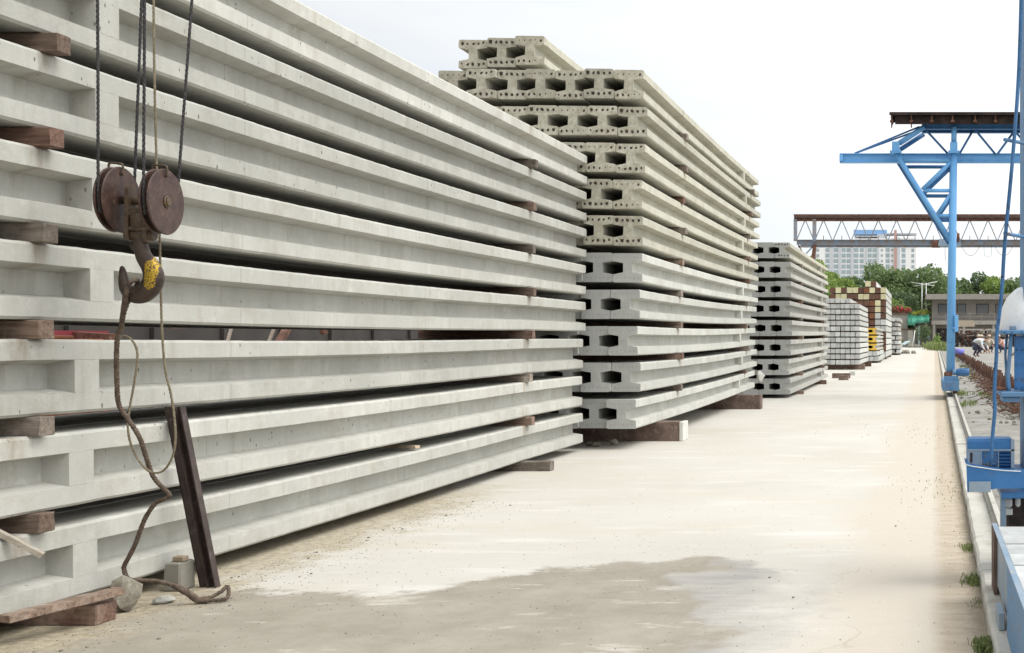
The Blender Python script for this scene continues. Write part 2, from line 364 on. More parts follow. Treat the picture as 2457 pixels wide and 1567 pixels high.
def bar(bm, p, q, wx, wz, mi=0):                      # rectangular bar p->q
    p, q = Vector(p), Vector(q); s, u = frame_at(q-p)
    vs = []
    for c in (p, q):
        for a, b in ((-1, -1), (1, -1), (1, 1), (-1, 1)): vs.append(bm.verts.new(c+s*a*wx/2+u*b*wz/2))
    for f in ((0, 1, 2, 3), (7, 6, 5, 4), (0, 4, 5, 1), (1, 5, 6, 2), (2, 6, 7, 3), (3, 7, 4, 0)):
        bm.faces.new([vs[i] for i in f]).material_index = mi
def tube(bm, pts, r, seg=10, mi=0, cap=True, twist=0):
    pts = [Vector(p) for p in pts]; n = len(pts); rs = r if isinstance(r, (list, tuple)) else [r]*n
    rings = []; s0 = None
    for i, p in enumerate(pts):
        d = (pts[min(i+1, n-1)]-pts[max(i-1, 0)]).normalized()
        if s0 is None: s0, _ = frame_at(d)
        s = (s0-d*s0.dot(d)).normalized(); u = s.cross(d); s0 = s
        rings.append([bm.verts.new(p+(s*math.cos(a)+u*math.sin(a))*rs[i]) for a in [2*math.pi*k/seg+twist*i for k in range(seg)]])
    for a, b in zip(rings, rings[1:]):
        for k in range(seg):
            f = bm.faces.new((a[k], a[(k+1) % seg], b[(k+1) % seg], b[k])); f.smooth = True; f.material_index = mi
    if cap:
        for rg in (rings[0], rings[-1]): bm.faces.new(rg).material_index = mi
def spline(pts, n=6):
    pts = [Vector(p) for p in pts]; P = [2*pts[0]-pts[1]]+pts+[2*pts[-1]-pts[-2]]; out = []
    for i in range(1, len(P)-2):
        for k in range(n):
            t = k/n; a, b, c, d = P[i-1:i+3]
            out.append(.5*((2*b)+(c-a)*t+(2*a-5*b+4*c-d)*t*t+(3*b-a-3*c+d)*t**3))
    return out+[pts[-1]]
def rope(bm, pts, r, n=6, strands=3, lay=.05):
    """twisted strands laid along a smooth path"""
    path = spline(pts, n); dd = [0]
    for a, b in zip(path, path[1:]): dd.append(dd[-1]+(b-a).length)
    N_ = max(8, int(dd[-1]/(lay/5))); q = []
    j = 0
    for i in range(N_+1):
        t = dd[-1]*i/N_
        while j < len(dd)-2 and dd[j+1] < t: j += 1
        u = (t-dd[j])/max(1e-6, dd[j+1]-dd[j]); q.append(path[j].lerp(path[j+1], u))
    s0 = None; fr = []
    for i in range(len(q)):
        d = (q[min(i+1, len(q)-1)]-q[max(i-1, 0)]).normalized()
        if s0 is None: s0, _ = frame_at(d)
        s = (s0-d*s0.dot(d)).normalized(); s0 = s; fr.append((s, s.cross(d)))
    for k in range(strands):
        pp = []
        for i, c in enumerate(q):
            a = 2*math.pi*(dd[-1]*i/N_)/lay+2*math.pi*k/strands
            pp.append(c+(fr[i][0]*math.cos(a)+fr[i][1]*math.sin(a))*r*.5)
        tube(bm, pp, r*.56, 5)
def rock(bm, c, r, seed=0, sub=2, sq=(1, 1, 1), mi=0):
    rn = random.Random(seed); g = bmesh.ops.create_icosphere(bm, subdivisions=sub, radius=1)['verts']; off = Vector((rn.random()*50, seed*3.1, 0))
    pl = [Vector((rn.uniform(-1, 1), rn.uniform(-1, 1), rn.uniform(-1, 1))).normalized() for _ in range(7)]
    for v in g:
        d = v.co.normalized(); k = 1.0
        for n_ in pl:
            t = d.dot(n_)
            if t > .55: k = min(k, .62/t)
        k *= 1+.16*mnoise.noise(d*2+off)
        v.co = Vector(c)+Vector((d.x*sq[0], d.y*sq[1], d.z*sq[2]))*r*k
    for f in {f for v in g for f in v.link_faces}: f.material_index = mi

# ------------------------------------------------------------------ ground, road, kerb
bm = BM()
vs = [bm.verts.new(p) for p in ((-1500, -60, -.012), (1500, -60, -.012), (1500, 2500, -.012), (-1500, 2500, -.012))]; bm.faces.new(vs)
struct('ground', bm, 'ground')
KX = lambda y: .195+.011*y             # kerb line
RX = lambda y: .335+.0113*y            # crane rail line
bm = BM()
vs = [bm.verts.new(p) for p in ((-14, -12, 0), (KX(-12), -12, 0), (KX(150), 150, 0), (-14, 150, 0))]; bm.faces.new(vs)
struct('road', bm, 'road')
bm = BM(); ys = [-6+i*1.0 for i in range(156)]
rows = []
for y in ys:
    row = []
    for k in range(10):
        x = KX(y)+.12+k*k*.16
        row.append(bm.verts.new((x, y, -.006 if k == 0 else .004+.03*mnoise.noise(Vector((x*1.3, y*1.3, 3))))))
    rows.append(row)
for a, b in zip(rows, rows[1:]):
    for k in range(9): bm.faces.new((a[k], a[k+1], b[k+1], b[k])).smooth = True
struct('pavement', bm, 'side')
# kerb: row of cast strips with slightly uneven top and broken edges
bm = BM(); y = -3.0; rn = random.Random(3)
while y < 140:
    l = 2.0 if y < 30 else 8.0; n = max(2, int(l/.12)) if y < 24 else 3; rr = []
    dz = rn.uniform(-.004, .004)
    for i in range(n+1):
        yy = y+.006+(l-.012)*i/n; x0 = KX(yy)+.008*mnoise.noise(Vector((yy*3, 0, 0)))+.004*mnoise.noise(Vector((yy*14, 2, 0))); x1 = KX(yy)+.118
        h = .055+dz+.004*mnoise.noise(Vector((yy*4, 5, 0)))
        rr.append([bm.verts.new(p) for p in ((x0, yy, -.02), (x0+.004, yy, h-.012), (x0+.016, yy, h), (x1, yy, h+.002), (x1, yy, -.02))])
    for a, b in zip(rr, rr[1:]):
        for k in range(4): bm.faces.new((a[k], a[k+1], b[k+1], b[k]))
    bm.faces.new(rr[0]); bm.faces.new(rr[-1][::-1]); y += l
struct('kerb', bm, 'kerb')
# ------------------------------------------------------------------ concrete beams
LB = 8.05; BW = .29; PITCH = .3615; PA = .3635; PB = .3643
def ibeam_mesh(name, diaph, style, sag=None, seed=1, L=LB, mats=None, sc_=1.0):
    """precast I section 0.29 x 0.29, solid block (diaphragm) at distance diaph"""
    rn = random.Random(seed)
    half = [(.135, 0), (.145, .011), (.145, .079), (.046, .0985), (.046, .1915), (.145, .211), (.145, .279), (.135, .29)]
    prof = half+[(-x, z) for x, z in reversed(half)]
    bm = BM(); step = .035 if seed < 20 else .10; n = int(L/step); rings = []
    def warp(p):
        x, y, z = p
        k = .0016 if abs(x) > .1 else .0008
        x += k*mnoise.noise(Vector((y*1.6, z*5, seed)))+.0035*mnoise.noise(Vector((y*.5, seed*3, 1)))
        z += .0018*mnoise.noise(Vector((y*6, x*8, seed+9)))
        if z > .28: z += .0022*mnoise.noise(Vector((y*22, x*20, seed+30))); x += .0005*mnoise.noise(Vector((y*26, z*20, seed+40)))
        if sag: z += sag(y)
        return Vector((x*sc_, y, z*sc_))
    for i in range(n+1):
        y = L*i/n; rings.append([bm.verts.new(warp((x, y, z))) for x, z in prof])
    m = len(prof)
    for a, b in zip(rings, rings[1:]):
        for k in range(m): bm.faces.new((a[k], a[(k+1) % m], b[(k+1) % m], b[k]))
    amp = .0065 if style == 'old' else .003
    for rg in (rings[0], rings[1], rings[-1]):
        for v in rg: v.co += Vector((rn.uniform(-1, 1)*.6, rn.uniform(-1, 1)*(1 if rg is not rings[1] else 0), rn.uniform(-1, 1)*.6))*amp
    for rg in (rings[0], rings[-1]):
        bm.faces.new(rg).material_index = 1
    if diaph is not None:
        for sx in (1, -1):
            q = [(.1455, .0795), (.040, .1005), (.040, .1895), (.1455, .2105)]
            rr = []
            for y, tp in ((diaph-.076, 0), (diaph-.064, 1), (diaph+.064, 1), (diaph+.076, 0)):
                pp = []
                for x, z in q:
                    xx = x if tp or x < .1 else .042
                    pp.append(bm.verts.new(warp((sx*xx, y, z))))
                rr.append(pp)
            for a, b in zip(rr, rr[1:]):
                for k in range(4): bm.faces.new((a[k], a[(k+1) % 4], b[(k+1) % 4], b[k]))
    # strand ends, both rows, on both end faces
    if style:
        for ye, s in ((0, -1), (L, 1)):
            for zc in (.042, .248):
                for k in range(5 if style == 'old' else 6):
                    nn = 5 if style == 'old' else 6
                    x = -.108+.216*k/(nn-1)+rn.uniform(-.004, .004); r = rn.uniform(.0135, .0185) if style == 'old' else .0036
                    zz = zc+rn.uniform(-.005, .005); c = bm.verts.new(warp((x, ye+s*.006, zz+rn.uniform(-.003, .003)))); ring = []
                    for j in range(8):
                        a = 2*math.pi*j/8; q = r*rn.uniform(.65, 1.15)*(1.25 if .5 < a < 2.6 else .9); ring.append(bm.verts.new(warp((x+math.cos(a)*q, ye+s*.0015, zz+math.sin(a)*q*1.1))))
                    for j in range(8): bm.faces.new((c, ring[j], ring[(j+1) % 8])).material_index = 2
    bmesh.ops.recalc_face_normals(bm, faces=bm.faces)
    me = bpy.data.meshes.new(name); bm.to_mesh(me); bm.free()
    for mm in mats or ('beam', 'end_new', 'strand'): me.materials.append(M[mm])
    return me
ORD = ['first', 'second', 'third', 'fourth', 'fifth', 'sixth', 'seventh', 'eighth', 'ninth', 'tenth', 'eleventh', 'twelfth']
COL = ['outermost', 'second in', 'third in', 'fourth in', 'fifth in', 'sixth in', 'seventh in', 'eighth in', 'ninth in', 'tenth in']
def put(name, me, loc, label, cat, group, rz=0, rx=0):
    o = bpy.data.objects.new(name, me); C.objects.link(o); o.location = loc; o.rotation_euler = (rx, 0, rz)
    return tag(o, label, cat, group)
TB = [None]
def timber(x0, x1, y, z, h, wy, label, group, mat='timber', name='timber_block', rz=0, bev=.004, seed=0):
    rn = random.Random(seed*7+1)
    bm = BM(); box(bm, -(x1-x0), 0, -wy/2, wy/2, 0, h, 0, bev)
    for v in bm.verts: v.co += Vector((rn.uniform(-1, 1), rn.uniform(-1, 1), 0))*.0035
    if mat == 'timber': mat = ('timber', 'timber_grey', 'timber', 'timber_red', 'timber_grey')[(seed*13) % 5]
    o = obj(name, bm, mat); o.location = (x1, y, z); o.rotation_euler = (0, 0, rz)
    return tag(o, label, 'timber block', group)

# nearest stack: 8 tiers; I-beams lie along the road
Z0 = .083; X1 = -3.34
sagA = lambda y: -.012*math.sin(math.pi*min(1, max(0, (y-1.3)/5.2)))
vA = [ibeam_mesh('i_beam_near_%s' % 'abc'[k], 1.625, 'new', sagA, 11+k) for k in range(3)]
SH = [.02, 0, 0, -.02, -.03, -.11, -.14, -.12]          # how far each tier is pushed along
for r in range(8):
    z = Z0+(7-r)*PA
    for c in range(3):
        rn = random.Random(r*17+c)
        x = X1-BW/2-c*(BW+.006)+rn.uniform(-.006, .004)*(c > 0)
        put('concrete_pile', vA[(r+c) % 3], (x, 2.90+SH[r]+rn.uniform(-.03, .03)*(c > 0), z),
            'pale grey concrete I-beam, %s in the %s tier down, nearest stack' % (COL[c], ORD[r]), 'concrete beam', 'I-beams of the nearest stack')
WDIR = random.Random(5)
for r in range(1, 8):
    zb = Z0+(7-r)*PA+BW
    for e, yy, xe in ((0, (4.22, 4.22, 4.19, 4.18, 4.17, 4.165, 4.165)[r-1], -3.292), (1, 9.40+SH[r]*.6, -3.300)):
        y_ = yy+WDIR.uniform(-.006, .006)
        dz = -.002 if e == 0 else .001
        timber(-4.25, xe+WDIR.uniform(-.012, .012), y_, zb-.0005, PA-BW-.002, .072, '%s timber block between the %s and %s tiers, %s end, nearest stack' % (
            ('worn brown', 'weathered')[r % 2], ORD[r-1], ORD[r], ('hook', 'far')[e]), 'timber blocks in the nearest stack', seed=r*2+e)
timber(-4.25, -3.17, 4.29, 0, .078, .11, 'dark red timber block on the ground beneath the near end of the nearest stack', 'timber blocks on the ground', rz=R(-1), seed=31)
timber(-4.25, -3.105, 9.24, 0, .078, .10, 'pale timber block on the ground beneath the far end of the nearest stack', 'timber blocks on the ground', seed=32)

# tall middle stack
X2 = -2.845; Y2 = 11.02; Z2 = .208; YAW = .0065
sagB = lambda y: .06*(max(0, y)/LB)**1.7-.010*math.sin(math.pi*y/LB)
vBo = [ibeam_mesh('i_beam_rough_%s' % 'abc'[k], LB-1.61, 'old', sagB, 21+k, mats=('beam_old', 'end_old', 'strand')) for k in range(3)]
vBn = [ibeam_mesh('i_beam_clean_%s' % 'abc'[k], LB-1.61, 'new', sagB, 31+k, mats=('beam_mid', 'end_new', 'strand')) for k in range(2)]
ncol = [7, 6, 5, 5, 5, 5, 5, 5, 5, 5]
XO = [-2.791, -2.762, -2.783, -2.816, -2.796, -2.808, -2.829, -2.850, -2.829, -2.858]
for r in range(10):
    for c in range(ncol[r]):
        rn = random.Random(r*31+c+100)
        z = Z2+(9-r)*PB+(rn.uniform(0, .006) if r < 6 else 0)
        old = r < 5
        me = (vBo[(r+c) % 3] if old else vBn[(r+c) % 2])
        put('concrete_pile', me, (XO[r]-BW/2-c*(BW+.004), Y2+rn.uniform(-.045, .035), z+(rn.uniform(-.004, .006) if c and r < 6 else 0)),
            '%s concrete I-beam, %s in the %s tier down, tall middle stack' % ('rough-ended' if old else 'smooth-ended', COL[c], ORD[r]), 'concrete beam', 'I-beams of the tall middle stack', YAW)
for c in range(3):
    put('concrete_pile', vBo[c], (-3.815-BW/2-c*(BW+.012), Y2+.10+.04*c, Z2+10*PB+.004-.008*c),
        'rough-ended concrete I-beam, %s of the three loose on top, tall middle stack' % ('right', 'middle', 'left')[c], 'concrete beam', 'I-beams of the tall middle stack', YAW)
for e, yy in ((0, 12.7), (1, 17.8)):
    timber(-4.75, -3.80, yy, Z2+9*PB+BW+sagB(yy-Y2), PB-BW-.004, .09, 'timber block under the three loose beams on top, %s end, tall middle stack' % ('near', 'far')[e], 'timber blocks in the tall middle stack', seed=300+e)
def rise(y): return sagB(y-Y2)
for r in range(1, 10):
    zb = Z2+(9-r)*PB+BW
    for e, yy in ((0, 12.88), (1, 17.95)):
        timber(-2.845-BW*5, XO[r]+.04-YAW*(yy-Y2)+WDIR.uniform(-.015, .015), yy+WDIR.uniform(-.04, .04), zb+rise(yy), PB-BW-.002, .10,
               '%s timber block between the %s and %s tiers, %s end, tall middle stack' % (('reddish', 'brown')[r % 2], ORD[r-1], ORD[r], ('near', 'far')[e]), 'timber blocks in the tall middle stack', seed=r*2+e+50)
def ground_block(x0, x1, y0, y1, h, label, white=True):
    bm = BM(); box(bm, x0, x1-.045, y0, y1, 0, h, 0, .004); t = thing('sleeper_block', label, 'support block', ((x0+x1)/2, (y0+y1)/2, 0), 0, 'support blocks on the ground')
    ox, oy = -(x0+x1)/2, -(y0+y1)/2
    bmesh.ops.translate(bm, verts=bm.verts, vec=(ox, oy, 0)); obj('block_body', bm, 'block_brown', t)
    bm = BM(); box(bm, x1-.044, x1, y0-.003, y1+.003, 0, h+.001, 0, .006); bmesh.ops.translate(bm, verts=bm.verts, vec=(ox, oy, 0))
    obj('end_face', bm, 'block_white' if white else 'block_brown', t)
ground_block(-4.5, -2.585, 11.89, 12.13, .206, 'long dark support block with a white end under the tall middle stack, near end')
ground_block(-4.5, -2.55, 17.3, 17.5, .222, 'brown support block under the far end of the tall middle stack', False)

# third stack
X3 = -2.465; Y3 = 20.5; Z3 = .072
sagC = lambda y: .045*(max(0, y)/LB)**1.5
vC = [ibeam_mesh('i_beam_far_%s' % 'ab'[k], LB-1.7, None, sagC, 41+k) for k in range(2)]
vCo = ibeam_mesh('i_beam_far_rough', LB-1.7, 'old', sagC, 44, mats=('beam_old', 'end_new', 'strand'))
for r in range(8):
    for c in range(4):
        rn = random.Random(r*13+c+300)
        put('concrete_pile', vCo if r == 0 and c == 0 else vC[(r+c) % 2], (X3-BW/2-c*(BW+.005)+(-.02, 0, .01, -.015, .02, 0, -.03, -.01)[r], Y3+rn.uniform(-.04, .04), Z3+(7-r)*PITCH),
            'smooth concrete I-beam, %s in the %s tier down, third stack' % (COL[c], ORD[r]), 'concrete beam', 'I-beams of the third stack')
for r in range(1, 8):
    for e, yy in ((0, 22.3), (1, 27.1)):
        timber(X3-BW*4, X3+.035+WDIR.uniform(-.02, .01), yy, Z3+(7-r)*PITCH+BW+sagC(yy-Y3), PITCH-BW-.002, .10, '%s timber block between the %s and %s tiers, %s end, third stack' % (
            ('brown', 'reddish')[r % 2], ORD[r-1], ORD[r], ('near', 'far')[e]), 'timber blocks in the third stack', seed=r*2+e+90)
timber(X3-1.2, X3+.08, 22.0, 0, .07, .12, 'dark timber block on the ground beneath the near end of the third stack', 'timber blocks on the ground', seed=120)
timber(X3-1.2, X3+.10, 26.9, 0, .10, .14, 'dark timber block on the ground beneath the far end of the third stack', 'timber blocks on the ground', seed=121)

# square piles
def square_mesh(name, w_, h_, L, end, side='white_conc', seed=0):
    bm = BM(); rings = []
    ch = .012
    pr = [(-w_/2+ch, 0), (w_/2-ch, 0), (w_/2, ch), (w_/2, h_-ch), (w_/2-ch, h_), (-w_/2+ch, h_), (-w_/2, h_-ch), (-w_/2, ch)]
    for i in range(13):
        y = L*i/12; rings.append([bm.verts.new((x+.003*mnoise.noise(Vector((y, seed, x))), y, z+.004*mnoise.noise(Vector((y*.7, z, seed))))) for x, z in pr])
    for a, b in zip(rings, rings[1:]):
        for k in range(8): bm.faces.new((a[k], a[(k+1) % 8], b[(k+1) % 8], b[k]))
    for rg in (rings[0], rings[-1]): bm.faces.new(rg).material_index = 1
    bmesh.ops.recalc_face_normals(bm, faces=bm.faces)
    me = bpy.data.meshes.new(name); bm.to_mesh(me); bm.free(); me.materials.append(M[side]); me.materials.append(M[end]); return me
S4 = [square_mesh('small_pile_%s' % 'abc'[k], .163, .156, 6.0, 'end_white', seed=k) for k in range(3)]
X4, Y4, Z4 = -2.27, 39.4, .188
for r in range(12):
    n = 8 if r else 6
    for c in range(n):
        rn = random.Random(r*11+c+500)
        x = X4-.083-c*.1755-(.36 if r == 0 else 0)+(rn.uniform(-.01, .01) if c else rn.uniform(-.02, .015))
        put('square_pile', S4[(r*5+c) % 3], (x, Y4+rn.uniform(-.05, .05), Z4+(11-r)*.2-(.004 if r == 0 else 0)), 'small white square pile, %s in the %s tier down, stack behind the third one' % (COL[c], ORD[r]), 'square pile', 'small white square piles')
for r in range(1, 12):
    for e, yy in ((0, 39.42), (1, 44.2)):
        timber(X4-1.38, X4+.02, yy+.12, Z4+(11-r)*.2+.156, .043, .05, 'thin batten between the %s and %s tiers of small white piles, %s end' % (ORD[r-1], ORD[r], ('near', 'far')[e]), 'battens between the small piles', name='batten', seed=r+e*20, bev=.002)
timber(-3.6, -2.12, 39.9, 0, .188, .25, 'brown timber sleeper under the near end of the small white piles', 'timber blocks on the ground', seed=140)
timber(-3.6, -2.1, 44.3, 0, .188, .25, 'brown timber sleeper under the far end of the small white piles', 'timber blocks on the ground', seed=141)
# odd blocks lying on the road between the third stack and the white piles
for i, (sx, sy, Z, wx, h, mt, lab) in enumerate([(2036, 906, 29.6, .26, .12, 'timber', 'brown timber block lying on the road just beyond the third stack'),
                                            (2040, 896, 31.0, .5, .14, 'timber', 'long brown timber block behind the third stack, farther from its end'),
                                            (2052, 890, 33.5, .16, .12, 'block_white', 'short pale concrete block on the road before the white piles')]):
    p = W(sx, sy, Z); bm = BM(); box(bm, -wx, 0, -.1, .1, 0, h, 0, .006); o = obj('loose_block', bm, mt, loc=(p.x, Z, 0)); tag(o, lab, 'block')
bm = BM(); rock(bm, (-2.83, 19.13, .45), .085, 5, 3, (1, 1, 1.2))
tag(obj('concrete_lump', bm, 'block_white'), 'pale concrete lump stuck to the far end of the tall middle stack, low down', 'rubble')

# yellow-ended beams
vY = ibeam_mesh('i_beam_yellow', 6.2, None, None, 51, mats=('beam', 'end_yellow', 'strand'))
X6, Y6 = -2.13, 50.3
for r in range(3):
    for c in range(3):
        put('concrete_pile', vY, (X6-BW/2-c*(BW+.004), Y6+.02*c, 1.31-r*PITCH), 'yellow-ended concrete I-beam, %s in the %s yellow tier down' % (COL[c], ORD[r]), 'concrete beam', 'yellow-ended I-beams')
    if r: timber(X6-.9, X6+.02, Y6+1.6, 1.31-r*PITCH+BW, PITCH-BW-.002, .1, 'timber block between the %s and %s yellow-ended tiers' % (ORD[r-1], ORD[r]), 'timber blocks between yellow-ended beams', seed=150+r)
SP = square_mesh('mid_pile', .2, .2, 8, 'end_white', seed=4)
for r in range(2):
    for c in range(4): put('square_pile', SP, (X6-.08-c*.215+(r*.06), Y6+.03*c, .335-r*.24), 'white square pile, %s in the %s tier below the yellow-ended beams' % (COL[c], ('upper', 'lower')[r]), 'square pile', 'square piles below the yellow-ended beams')
timber(X6-.9, X6+.1, Y6+1, .295, .04, .12, 'flat batten between the two white pile tiers below the yellow ends', 'timber blocks between yellow-ended beams', seed=160)
timber(X6-.9, X6+.1, Y6+1, .535, .055, .12, 'flat batten just under the lowest yellow-ended beams', 'timber blocks between yellow-ended beams', seed=161)
timber(X6-.9, X6+.15, Y6+1, 0, .095, .2, 'timber on the ground under the piles with yellow ends above', 'timber blocks on the ground', seed=162)

# big square piles with rusty and cream end plates
X5, Y5, Z5, P5 = -2.02, 59.5, .125, .345
endm = {k: square_mesh('pile_end_%s' % k, .292, .292, 10, m, seed=9) for k, m in dict(brown='end_brown', cream='end_cream', orange='end_orange', grey='end_white').items()}
pat = ['cbcbocboyy', ]
rowsp = ['ycbcobyycb'.replace('y', 'c'), 'cbbccbbccb', 'bcobbbbbbb', 'bcbbbbbbbb', 'bgobbbbbbb', 'ggbbbbbbbb', 'ggbbbbbbbb', 'bgbbbbbbbb', 'bbgbbbbbbb', 'bbbbbbbbbb', 'gbbbbbbbbb']
nm = dict(c='cream', b='brown', o='orange', g='grey')
rowsp[0] = 'cbcobccbcb'; rowsp[1] = 'cbbccbbccb'
for r, s_ in enumerate(rowsp):
    for c in range(10 if r < 3 else 6):
        k = nm[s_[c]]; rn = random.Random(r*19+c+700)
        put('square_pile', endm[k], (X5-.146-c*.303, Y5+rn.uniform(-.05, .05), Z5+(10-r)*P5), '%s-ended big square pile, %s in the %s tier down, brown and cream stack' % (k, COL[c], ORD[r]), 'square pile', 'big square piles with coloured ends')
for r in range(1, 11):
    for e, yy in ((0, Y5+1.2), (1, Y5+8.5)):
        timber(X5-(3.03 if r < 3 else 1.8), X5+.01, yy, Z5+(10-r)*P5+.293, P5-.295, .1, 'timber between the %s and %s tiers of the brown and cream stack, %s end' % (ORD[r-1], ORD[r], ('near', 'far')[e]), 'timber blocks in the brown and cream stack', seed=200+r+e*20)
for c, k in ((0, 'brown'), (1, 'cream')):
    put('square_pile', endm[k], (X5-.146-.53-c*.303, Y5, Z5+11*P5-.0), '%s-ended square pile lying loose on top of the brown and cream stack' % k, 'square pile', 'big square piles with coloured ends')
for e, yy in ((0, Y5+.5), (1, Y5+8.5)):
    timber(X5-1.2, X5-.5, yy, Z5+10*P5+.293, P5-.295, .1, 'timber under the two loose piles topping the brown and cream stack, %s end' % ('near', 'far')[e], 'timber blocks in the brown and cream stack', seed=240+e)
    timber(X5-1.9, X5+.02, yy, 0, .125, .2, 'timber on the ground under the brown and cream stack, %s end' % ('near', 'far')[e], 'timber blocks on the ground', seed=242+e)
# farthest stack of old mixed piles
S7 = [square_mesh('old_pile_%s' % 'ab'[k], .24, .24, 9, 'end_white', ('old_slab', 'white_conc')[k], seed=20+k) for k in range(2)]
for r in range(8):
    for c in range(4):
        rn = random.Random(r*3+c+900)
        put('square_pile', S7[(r+c) % 2], (-1.78-c*.25+rn.uniform(-.06, .06), 75+rn.uniform(-.2, .2), .12+(7-r)*.31), 'grimy old square pile, %s in the %s tier down, farthest stack' % (COL[c], ORD[r]), 'square pile', 'old piles of the farthest stack')
    timber(-2.7, -1.6, 76.2, .12+(7-r)*.31-.07 if r < 7 else 0, .07 if r < 7 else .12, .2, 'timber under the %s tier down of the farthest stack' % ORD[r], 'timbers of the farthest stack', seed=260+r)
bm = BM()
for i in range(14):
    rn = random.Random(i+40); rock(bm, (-1.55+rn.uniform(-.5, .9), 84+rn.uniform(-2, 2), .08), rn.uniform(.12, .3), i+60, 1)
o = obj('rubble_heap', bm, 'stone'); tag(o, 'low heap of broken concrete at the road edge beyond the farthest stack', 'rubble', kind='stuff')

# ------------------------------------------------------------------ hoist block, hook and ropes
HX, HY, HZ = -2.96, 4.22, 1.62
hb = thing('hook_block', 'rusty red twin-sheave hoist block with iron hook hanging before the nearest stack', 'crane hook', (HX, HY, HZ))
def disc(bm, x0, x1, r, z=0, y=0, mi=0, seg=48, bev=.004):
    """solid disc with axis along x, from x0 to x1"""
    prof = [(x0, r-bev), (x0+bev, r), (x1-bev, r), (x1, r-bev)]
    rings = [[bm.verts.new((px, y+pr*math.cos(2*math.pi*k/seg), z+pr*math.sin(2*math.pi*k/seg))) for k in range(seg)] for px, pr in prof]
    for a, b in zip(rings, rings[1:]):
        for k in range(seg):
            f = bm.faces.new((a[k], a[(k+1) % seg], b[(k+1) % seg], b[k])); f.material_index = mi; f.smooth = True
    bm.faces.new(rings[0]).material_index = mi; bm.faces.new(rings[-1]).material_index = mi
pL, pR = W(288, 480, 4.22), W(384, 483, 4.20)
xl, xr = pL.x-HX, pR.x-HX; zl, zr = pL.z-HZ, pR.z-HZ; RS = .126
for nm_, xc, zc, yo in (('left', xl, zl, .01), ('right', xr, zr, -.01)):
    bm = BM(); disc(bm, xc-.026, xc-.017, RS*.98, zc, yo, 1); disc(bm, xc-.017, xc-.004, RS*.84, zc, yo, 1); disc(bm, xc-.004, xc+.003, RS*.97, zc, yo, 1)
    disc(bm, xc+.003, xc+.012, RS, zc, yo, 0, 56, .004)
    sh = obj('sheave', bm, ['hook_disc', 'hook_dark'], hb)
    bm = BM()                                           # wire strap over the rim
    tube(bm, spline([(xc-.036, yo, zc+RS-.02), (xc-.034, yo-.004, zc+RS+.010), (xc-.01, yo-.01, zc+RS+.012), (xc+.018, yo-.012, zc+RS+.006), (xc+.0165, yo-.012, zc+RS-.035)], 4), .0042, 8)
    obj('rope_guard', bm, 'hook_iron', hb, True)
bm = BM(); disc(bm, xr+.011, xr+.018, .024, zr, -.01, 0, 32, .003); disc(bm, xr+.0175, xr+.023, .0165, zr, -.01, 0, 32, .002)
for k in (-1, 0, 1): disc(bm, xr+.0225, xr+.0238, .0024, zr, -.01+k*.007, 1, 10, .0005)
obj('axle_cap', bm, ['hook_iron', 'hook_dark'], hb)
bm = BM(); tube(bm, [(xl, .01, zl), (xl+.07, .005, (zl+zr)/2), (xr-.03, -.01, zr)], .0155, 20); obj('axle', bm, 'hook_iron', hb)
for k, (xs, zz) in enumerate(((xl+.045, zl), (xr-.058, zr))):      # side plates carrying the crosshead
    bm = BM(); pr = [(-.022, -.155), (.022, -.155), (.028, -.13), (.026, .0), (.024, .042), (.012, .058), (-.014, .058), (-.026, .042), (-.028, 0), (-.030, -.13)]
    a = [bm.verts.new((xs-.007, y_, zz+z_)) for y_, z_ in pr]; b = [bm.verts.new((xs+.007, y_, zz+z_)) for y_, z_ in pr]
    bm.faces.new(a); bm.faces.new(b[::-1])
    for i in range(len(pr)): bm.faces.new((a[i], a[(i+1) % len(pr)], b[(i+1) % len(pr)], b[i]))
    obj('side_plate', bm, 'hook_iron', hb)
hb.rotation_euler = (0, 0, R(7)); cx = (xl+.045+xr-.058)/2+.004; cz = (zl+zr)/2
bm = BM(); box(bm, xl+.035, xr-.05, -.028, .028, cz-.062, cz-.026, 0, .006); tube(bm, [(cx, 0, cz-.105), (cx, 0, cz-.05)], .034, 24)
tube(bm, [(xl+.03, 0, cz-.128), (xr-.035, 0, cz-.128)], .022, 20); box(bm, cx-.036, cx+.045, -.03, .03, cz-.116, cz-.10, 0, .004)
obj('crosshead', bm, 'hook_iron', hb)
# hook: swept tapering section in the XZ plane
def hk(px, py): p = W(px, py, 4.21); return Vector((p.x-HX, 0, p.z-HZ))
Q = lambda x, y: (200+x/4.043, 380+y/4.043)
ctl = [((535, 700), .0165), ((535, 790), .0175), ((545, 870), .0185), ((575, 960), .0205), ((635, 1050), .0235), ((665, 1140), .026), ((640, 1235), .0270), ((560, 1310), .026), ((470, 1320), .0225), ((405, 1270), .0175), ((375, 1190), .0135), ((365, 1110), .0095), ((358, 1060), .006), ((356, 1042), .002)]
pts = spline([hk(*Q(*c)) for c, r in ctl], 5); rs = []
for i in range(len(ctl)-1):
    for k in range(5): rs.append(ctl[i][1]+(ctl[i+1][1]-ctl[i][1])*k/5)
rs.append(ctl[-1][1]); rs = [k*1.42 for k in rs]
bm = BM(); tube(bm, pts, rs, 20)
for v in bm.verts: v.co.y *= .82
# latch stub
tube(bm, [hk(*Q(450, 860)), hk(*Q(500, 850))], .012, 12)
ho = obj('hook', bm, 'hook_paint', hb, True); ho.rotation_euler = (0, 0, R(-7))

